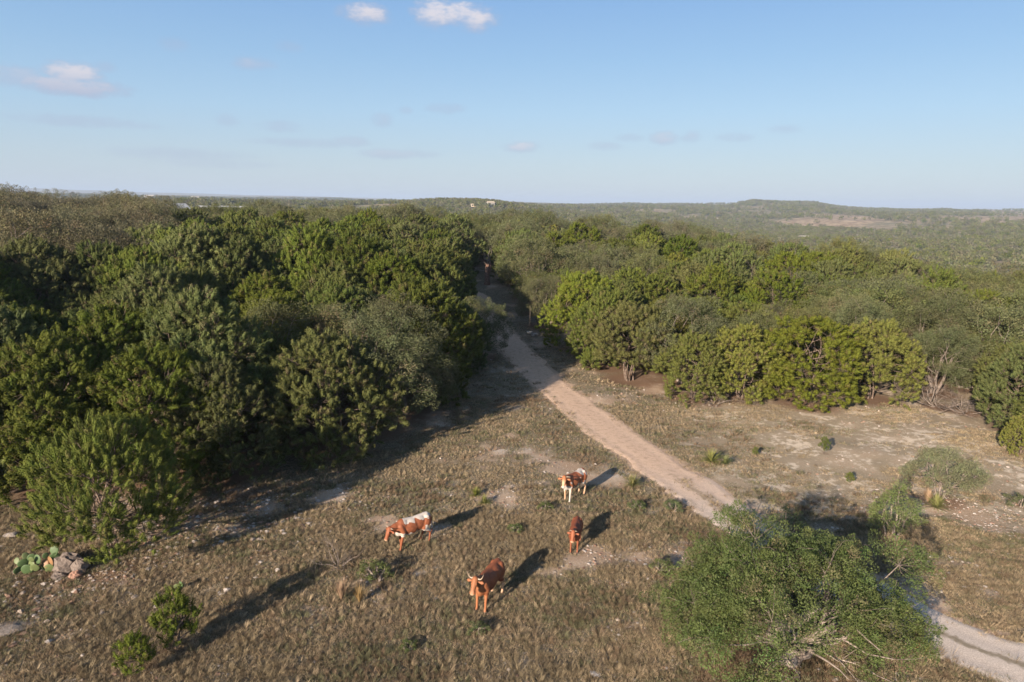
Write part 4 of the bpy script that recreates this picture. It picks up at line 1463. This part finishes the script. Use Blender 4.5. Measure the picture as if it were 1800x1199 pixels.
def cow(px_front, px_hind, size, head_dir, head_drop, coat, horn, label, cat='cow', thick=1.0, legs=None, neck_out=.36):
    """size: height at the withers in m. head_dir: yaw of the face relative to the body (deg, + = its left); head_drop: z of the poll as a share of the withers height"""
    xf, yf = pix(*px_front)
    xh, yh = pix(*px_hind)
    hd = math.atan2(yf - yh, xf - xh)
    cx, cy = (xf + xh) / 2, (yf + yh) / 2
    root = empty(cat.replace(' ', '_'), (cx, cy, H(cx, cy)), hd)
    root.scale = (size / 1.3,) * 3
    tag(root, label, cat, 'cattle in the clearing')
    b = Bag()
    W_ = thick
    # trunk
    ellipsoid(b, (.46, 0, .92), (.34, .25 * W_, .37))
    ellipsoid(b, (.10, 0, .87), (.52, .31 * W_, .36))
    ellipsoid(b, (-.28, 0, .92), (.46, .29 * W_, .33))
    ellipsoid(b, (-.60, 0, 1.00), (.26, .24 * W_, .26))
    ellipsoid(b, (-.62, .15, 1.02), (.16, .10, .20)); ellipsoid(b, (-.62, -.15, 1.02), (.16, .10, .20))
    capsule(b, (.46, 0, 1.20), (.0, 0, 1.16), .10, .09); capsule(b, (.0, 0, 1.16), (-.66, 0, 1.19), .09, .10)
    capsule(b, (.58, .10, 1.02), (.50, .16, .78), .14, .13); capsule(b, (.58, -.10, 1.02), (.50, -.16, .78), .14, .13)
    ellipsoid(b, (.62, 0, .82), (.18, .14, .24))
    # legs
    lg = legs or [(.04, .0), (-.03, .0), (-.05, 0), (.10, 0)]
    for (s, (f, _)) in ((1, lg[0]), (-1, lg[1])):
        yy = .155 * s
        capsule(b, (.50, yy, .82), (.50, yy * 1.05, .64), .125, .085, .85)
        capsule(b, (.50, yy * 1.05, .64), (.52 + f * .5, yy, .38), .082, .052, .9)
        capsule(b, (.52 + f * .5, yy, .38), (.52 + f, yy, .12), .050, .040)
        capsule(b, (.52 + f, yy, .12), (.55 + f, yy, .035), .045, .052)
    for (s, (f, _)) in ((1, lg[2]), (-1, lg[3])):
        yy = .17 * s
        capsule(b, (-.60, yy, .92), (-.48, yy * 1.15, .70), .20, .135, .65)
        capsule(b, (-.48, yy * 1.1, .70), (-.74 + f * .6, yy, .44), .115, .058, .8)
        capsule(b, (-.74 + f * .6, yy, .44), (-.68 + f, yy, .13), .054, .042, .85)
        capsule(b, (-.68 + f, yy, .13), (-.64 + f, yy, .035), .045, .052)
    # tail
    capsule(b, (-.80, 0, 1.16), (-.90, 0, .95), .045, .032); capsule(b, (-.90, 0, .95), (-.91, .02, .58), .032, .028); capsule(b, (-.91, .02, .58), (-.90, .03, .36), .045, .03)
    # neck and head
    pz = 1.3 * head_drop
    ya = R(head_dir)
    fwd = neck_out * 1.3
    poll = np.array([.56 + fwd * math.cos(ya * .6), fwd * math.sin(ya * .6), pz])
    fd = np.array([math.cos(ya), math.sin(ya), 0])
    sd_ = np.array([-math.sin(ya), math.cos(ya), 0])
    tilt = R(58 if pz > 1.05 else 66)                # how steeply the face points down
    ax = fd * math.cos(tilt) + np.array([0, 0, -math.sin(tilt)])
    nrm = np.cross(ax, sd_)                           # out of the forehead
    if nrm[2] < 0: nrm = -nrm
    capsule(b, (.50, 0, 1.05), poll * .55 + np.array([.54, 0, 1.02]) * .45, .20, .15, .78)
    capsule(b, poll * .5 + np.array([.54, 0, 1.04]) * .5, poll - nrm * .05, .155, .115, .8)
    capsule(b, (.56, 0, .88), poll + ax * .10 - nrm * .12, .13, .07, .45)    # dewlap
    capsule(b, poll + ax * .02, poll + ax * .22, .115, .10, .95, side=sd_)
    capsule(b, poll + ax * .20, poll + ax * .45, .098, .070, .92, side=sd_)
    capsule(b, poll + ax * .08 - nrm * .07, poll + ax * .36 - nrm * .04, .095, .055, .75, side=sd_)
    capsule(b, poll + ax * .43 - sd_ * .03, poll + ax * .43 + sd_ * .03, .072, .072, side=nrm)
    for s in (1, -1):
        e0 = poll + sd_ * s * .10 + ax * .07 - nrm * .03
        e1 = e0 + sd_ * s * .20 + np.array([0, 0, -.02]) - nrm * .02
        capsule(b, e0, e0 * .35 + e1 * .65, .03, .065, .4, side=nrm); capsule(b, e0 * .35 + e1 * .65, e1, .062, .02, .4, side=nrm)
        capsule(b, poll + ax * .12 + sd_ * s * .075 + nrm * .03, poll + ax * .15 + sd_ * s * .085 + nrm * .03, .035, .035)
    V, F = np.concatenate(b.V), np.concatenate(b.F)
    tmp = bpy.data.objects.new('tmp', mesh_np('tmp', V, F))
    COL.objects.link(tmp)
    md = tmp.modifiers.new('r', 'REMESH'); md.mode = 'VOXEL'; md.voxel_size = .017
    ms = tmp.modifiers.new('s', 'SMOOTH'); ms.factor = .6; ms.iterations = 9
    dg = bpy.context.evaluated_depsgraph_get()
    me = bpy.data.meshes.new_from_object(tmp.evaluated_get(dg))
    bpy.data.objects.remove(tmp)
    n = len(me.vertices)
    co = np.empty(n * 3, np.float32); me.vertices.foreach_get('co', co); co = co.reshape(-1, 3)
    rel = co - poll
    headm = (np.linalg.norm(rel - ax * .25, axis=1) < .36) & (rel @ fd > -.06) & ((rel @ ax) > -.10)
    hx = rel @ ax
    hs = rel @ sd_
    nz = fbm(co[:, 0] * 10 + co[:, 1] * 6, co[:, 2] * 10 + co[:, 1] * 5, 1.6, 7, 3)
    c = coat(co, nz, headm, hx, hs, rel @ nrm)
    c = np.where((co[:, 2] < .055)[:, None], np.array([[.16, .12, .09]]), c)
    ca = me.attributes.new('tint', 'FLOAT_COLOR', 'POINT')
    c4 = np.ones((n, 4), np.float32); c4[:, :3] = c
    ca.data.foreach_set('color', c4.ravel())
    me.polygons.foreach_set('use_smooth', np.full(len(me.polygons), True))
    me.materials.clear(); me.materials.append(M_HIDE)
    me.name = 'body'
    link('body', me, root)
    hl, up, fo_, hr, droop = horn
    for s in (1, -1):
        P, rad = [], []
        for k in range(13):
            t = k / 12
            P.append(poll + sd_ * s * (.07 + hl * (t - .28 * t ** 3 * up)) + np.array([0, 0, 1]) * (up * hl * 1.0 * t ** 2.2 - droop * math.sin(math.pi * min(1, t * 1.3))) + fd * fo_ * hl * t ** 1.5 - ax * .02)
            rad.append(hr * (1 - t * .86))
        V, F = tube(P, rad, 10)
        t = np.repeat(np.linspace(0, 1, 13), 10)[:, None]
        cc = np.array([.42, .32, .24]) * (1 - t) + np.array([.30, .23, .17]) * t
        cc = np.where(t > .86, np.array([[.12, .09, .07]]), cc)
        hb = Bag(); hb.add(V, F, cc)
        link('horn', hb.mesh('horn', M_HORN, True), root)
        eb = Bag(); ellipsoid(eb, poll + ax * .135 + sd_ * s * .103 + nrm * .038, (.022, .022, .022))
        link('eye', eb.mesh('eye', M_EYE, True), root)
    return root


RED, DRED, ORG, WHT, PAL = (np.array(c) for c in [(.250, .082, .037), (.175, .052, .025), (.34, .130, .055), (.52, .47, .42), (.42, .26, .16)])


def pick(m, a, b):
    return np.where(m[:, None], a, b)


def lerp(w, a, b):
    w = np.clip(w, 0, 1)[:, None]
    return b * w + a * (1 - w)


def coat_grazing(co, nz, head, hx, hs, hn):
    c = np.tile(RED, (len(co), 1))
    x, y, z = co.T
    c = pick((z + nz * .16 > 1.13) & (x < .46), WHT, c)
    c = pick((z + nz * .12 < .66) & (z > .50) & (x < .42) & (x > -.5), WHT, c)
    c = pick((x < -.46) & (z < .80 + nz * .2) & (z > .50 + nz * .1), WHT, c)
    c = pick((x > .45) & (z < .80 + nz * .2) & (z > .60) & ~head, WHT, c)
    return pick(head & (hx > .44), PAL, c)


def coat_bull(co, nz, head, hx, hs, hn):
    x, y, z = co.T
    c = lerp((z - .62) / .4, DRED * 1.15, RED * .92)
    c = lerp((x - .45) / .3, c, ORG * .8)
    c = pick((z < .62) & (x > .3), ORG, c)
    c = pick((z < .52) & (x < -.4), PAL * 1.15, c)
    c = pick(head, ORG * .85, c)
    c = lerp(np.where(head & (np.abs(hs) < .06), (hx - .3) / .3, 0), c, PAL * .8)
    return pick(head & (hx > .47), PAL * 1.1, c)


def coat_rump(co, nz, head, hx, hs, hn):
    x, y, z = co.T
    c = lerp((z - .55) / .5, ORG * .8, RED * 1.1)
    c = pick((z + nz * .45 > 1.13 + np.clip(x + .35, 0, 1) * .5) & (x < .1), WHT, c)
    c = pick((z < .72 + nz * .2) & (x < .3) & (z > .45), WHT * .9, c)
    c = pick((z < .55 + nz * .1), PAL * 1.25, c)
    c = pick((x > .55) & (z < .92 + nz * .3) & ~head, WHT * .9, c)
    c = pick(head, ORG, c)
    c = lerp(np.where(head, (hx - .1) / .15 * (np.abs(hs) < .07 + nz * .05), 0), c, PAL * 1.3)
    return pick(head & (hx > .42), WHT * .85, c)


def coat_calf(co, nz, head, hx, hs, hn):
    x, y, z = co.T
    c = lerp((z - .5) / .5, RED * .95, DRED)
    c = pick(head, RED * 1.1, c)
    return pick(head & (hx > .44), PAL, c)


cow((707, 968), (743, 956), 1.22, 6, .80, coat_grazing, (.26, .25, .15, .026, -.01), 'red cow with a white back and belly lowering its head to graze', 'cow', .9, [(.10, 0), (-.08, 0), (-.02, 0), (.18, 0)])
cow((846, 1070), (872, 1040), 1.30, 3, 1.08, coat_bull, (.30, .85, .12, .031, .03), 'largest red brown animal with long upswept horns facing the camera', 'bull', .96, [(.05, 0), (.05, 0), (-.03, 0), (.05, 0)], .34)
cow((996, 883), (1020, 869), 1.26, 24, 1.04, coat_rump, (.24, .15, .1, .026, -.01), 'orange red cow with a white rump standing nearest the track', 'cow', .92, [(.04, 0), (-.05, 0), (.02, 0), (-.06, 0)], .33)
cow((1008, 976), (1014, 950), 1.05, -4, .98, coat_calf, (.13, .1, .1, .022, -.02), 'small dark red calf with stubby horns facing the camera', 'calf', .95, [(.02, 0), (.10, 0), (.02, 0), (-.05, 0)], .33)

# ------------------------------------------------------------------ houses and sheds far off, hanging feeder, split trunk
def flat_mat(name, a, b=None, rough=.7, metal=0):
    m, N = mat_new(name)
    f = N.noise(N.n.new('ShaderNodeTexCoord').outputs['Object'], 1.3, 4, .6)
    p = princ(N, N.mix(f, c3(*a), c3(*(b or tuple(v * .75 for v in a)))), rough, .3)
    p.inputs['Metallic'].default_value = metal
    return m


M_WALL = flat_mat('pale_stone', (.62, .52, .40))
M_WHITE = flat_mat('white_wall', (.46, .43, .39))
M_ROOFM = flat_mat('metal_roof', (.42, .44, .46), rough=.45)
M_ROOFG = flat_mat('green_roof', (.17, .24, .22))
M_WIN = flat_mat('dark_window', (.04, .045, .05), rough=.2)


def box_bag(bag, c, s):
    V = np.array([[x, y, z] for x in (-.5, .5) for y in (-.5, .5) for z in (-.5, .5)]) * np.array(s) + np.array(c)
    F = np.array([(0, 1, 3, 2), (4, 6, 7, 5), (0, 4, 5, 1), (2, 3, 7, 6), (0, 2, 6, 4), (1, 5, 7, 3)])
    bag.add(V, F)


def house(px, r, w, d, h, rh, wallm, roofm, rz, label, name='house', lift=0, gz=None, cat='house'):
    d0 = pixdir(px, 400)
    a = math.atan2(d0.x, d0.y)
    x, y = math.sin(a) * r, math.cos(a) * r
    root = empty(name, (x, y, (H(x, y) if gz is None else gz) + lift), rz)
    tag(root, label, cat, 'far buildings')
    b = Bag(); box_bag(b, (0, 0, h / 2 - 1), (w, d, h + 2))
    link('wall', b.mesh('wall', wallm), root)
    b = Bag()
    e = .6
    V = np.array([(-w / 2 - e, -d / 2 - e, h), (w / 2 + e, -d / 2 - e, h), (w / 2 + e, d / 2 + e, h), (-w / 2 - e, d / 2 + e, h), (-w / 2 - e, 0, h + rh), (w / 2 + e, 0, h + rh)])
    for f in [(0, 1, 5, 4), (2, 3, 4, 5)]:
        b.add(V, np.array([f])); 
    b.add(V, np.array([(0, 4, 3, 3)])) if False else None
    link('roof', b.mesh('roof', roofm), root)
    b = Bag()
    gv = V[[0, 4, 3]] + np.array([e + .05, 0, 0]); gv2 = V[[1, 2, 5]] - np.array([e + .05, 0, 0])
    b.add(np.concatenate([gv, gv2]), np.array([(0, 1, 2), (3, 4, 5)]))
    link('gable', b.mesh('gable', wallm), root)
    nwin = max(2, int(w / 5))
    for k in range(nwin):
        for s in (-1, 1):
            b = Bag(); box_bag(b, ((k + .5) / nwin * w - w / 2, s * (d / 2 + .03), h * .55), (1.6, .1, 1.5))
            link('window', b.mesh('window', M_WIN), root)
    return root


HOUSES = [
    (862, 905, 9, 6, 5, 1.8, M_WHITE, M_WALL, .5, 'tall white house on the skyline ridge above the track', 'house'),
    (832, 900, 6, 5, 2.5, 1, M_WALL, M_WALL, .2, 'low cream outbuilding left of the white ridge house', 'shed'),
    (876, 896, 6, 4, 2.5, 1, M_WALL, M_WHITE, .4, 'small cream shed right of the white ridge house', 'shed'),
    (264, 480, 8, 6, 6.0, 1.5, M_WALL, M_WALL, .3, 'narrow tan stone house among the left hilltop trees', 'house'),
    (297, 400, 18, 12, 4.6, 3.0, M_WHITE, M_ROOFM, .9, 'house with a large grey metal roof behind the left woods', 'house'),
    (392, 480, 27, 11, 5.5, 3.0, M_WALL, M_ROOFM, .1, 'long house with a wide grey roof behind the left woods', 'house'),
    (446, 470, 10, 7, 4.4, 2, M_WHITE, M_ROOFM, .2, 'small grey roofed shed right of the long grey roofed house', 'shed'),
    (1787, 232, 11, 8, 4.2, 2.4, M_WALL, M_ROOFG, .75, 'tan house with a green roof near the right edge', 'house'),
    (1672, 2050, 24, 14, 7, 3, M_WHITE, M_WHITE, .1, 'bright white farm building on the far right ridge', 'farm building'),
    (1262, 1500, 6, 5, 3, 1.5, M_WHITE, M_WHITE, .1, 'tiny white shed on the valley slope below the flat hill', 'shed'),
    (1330, 1050, 16, 7, 3, 1.5, M_WALL, M_WHITE, .1, 'pale low barn in the valley left of the quarry', 'barn'),
    (1414, 980, 13, 7, 3, 1.5, M_WHITE, M_WHITE, .2, 'white roofed barn just below the tan quarry', 'barn'),
    (268, 2600, 30, 15, 8, 3, M_WHITE, M_WHITE, .1, 'faint white building on the left horizon', 'far house'),
    (348, 2700, 26, 15, 8, 3, M_WHITE, M_WHITE, .1, 'second faint white building right of it on the left horizon', 'far house')]
for (px, r, w, d, h, rh, wm, rm, rz, lb, nm) in HOUSES:
    house(px, r, w, d, h, rh, wm, rm, rz, lb, nm.replace(' ', '_'), cat=nm)

# feeder hanging from the oak over the track
x, y = pix(931, 592)
root = empty('hanging_feeder', (x, y, H(x, y)))
tag(root, 'small round feeder hanging on a wire under the oak beside the track', 'feeder')
b = Bag(); b.add(*tube([(0, 0, .55), (0, 0, 1.6), (0, 0, 2.9)], (.012, .012, .012), 5))
link('wire', b.mesh('wire', M_GREY), root)
b = Bag(); b.add(*tube([(0, 0, .35), (0, 0, .38), (0, 0, .52), (0, 0, .56)], (.05, .30, .30, .06), 14))
link('pan', b.mesh('pan', M_WHITE, True), root)

# snapped trunk of reddish split wood beside the track
M_SPLIT = bark_mat('split_wood', (.15, .085, .06), (.34, .22, .165))
x, y = pix(856, 500)
root = empty('snapped_trunk', (x, y, H(x, y)), .4)
root.scale = (.85, .85, .95)
tag(root, 'snapped reddish tree trunk with bare split wood where the track enters the woods', 'tree trunk')
b = Bag(); b.add(*tube([(0, 0, -.2), (.05, 0, .5), (0, 0, 1.6), (.1, 0, 2.9), (.05, 0, 3.1)], (.55, .42, .36, .30, .14), 11))
b.add(*tube([(.2, 0, 1.6), (.55, .1, 2.6), (.6, .1, 3.3)], (.3, .2, .08), 8))
link('trunk', b.mesh('trunk', M_SPLIT, True), root)
b = Bag()
rg = np.random.default_rng(9)
for k in range(16):
    p0 = np.array([rg.uniform(-.2, .5), 0, rg.uniform(2.6, 3.5)])
    b.add(*tube(wobble_path(rg, p0, p0 + rg.normal(0, .6, 3) + np.array([.1, 0, .9]), 5, .5), (.06, .05, .035, .02, .01), 4))
link('branches', b.mesh('branches', M_GREY, True), root)

# ------------------------------------------------------------------ haze
hz, N = mat_new('haze')
pv = N.n.new('ShaderNodeVolumePrincipled')
pv.inputs['Color'].default_value = (.56, .71, .95, 1)
pv.inputs['Density'].default_value = HAZE
pv.inputs['Anisotropy'].default_value = 0.0
o_ = N.n.new('ShaderNodeOutputMaterial')
N.l.new(pv.outputs[0], o_.inputs['Volume'])
if HAZE > 0:
    zlo, zhi = float(GZ.min()) - 1, max(float(GZ.max()) + 12, 30)
    b = Bag(); box_bag(b, (0, 0, (zlo + zhi) / 2), (31000, 31000, zhi - zlo))
    tag(link('haze', b.mesh('haze', hz)), 'thin blue air over the whole valley', kind='stuff')
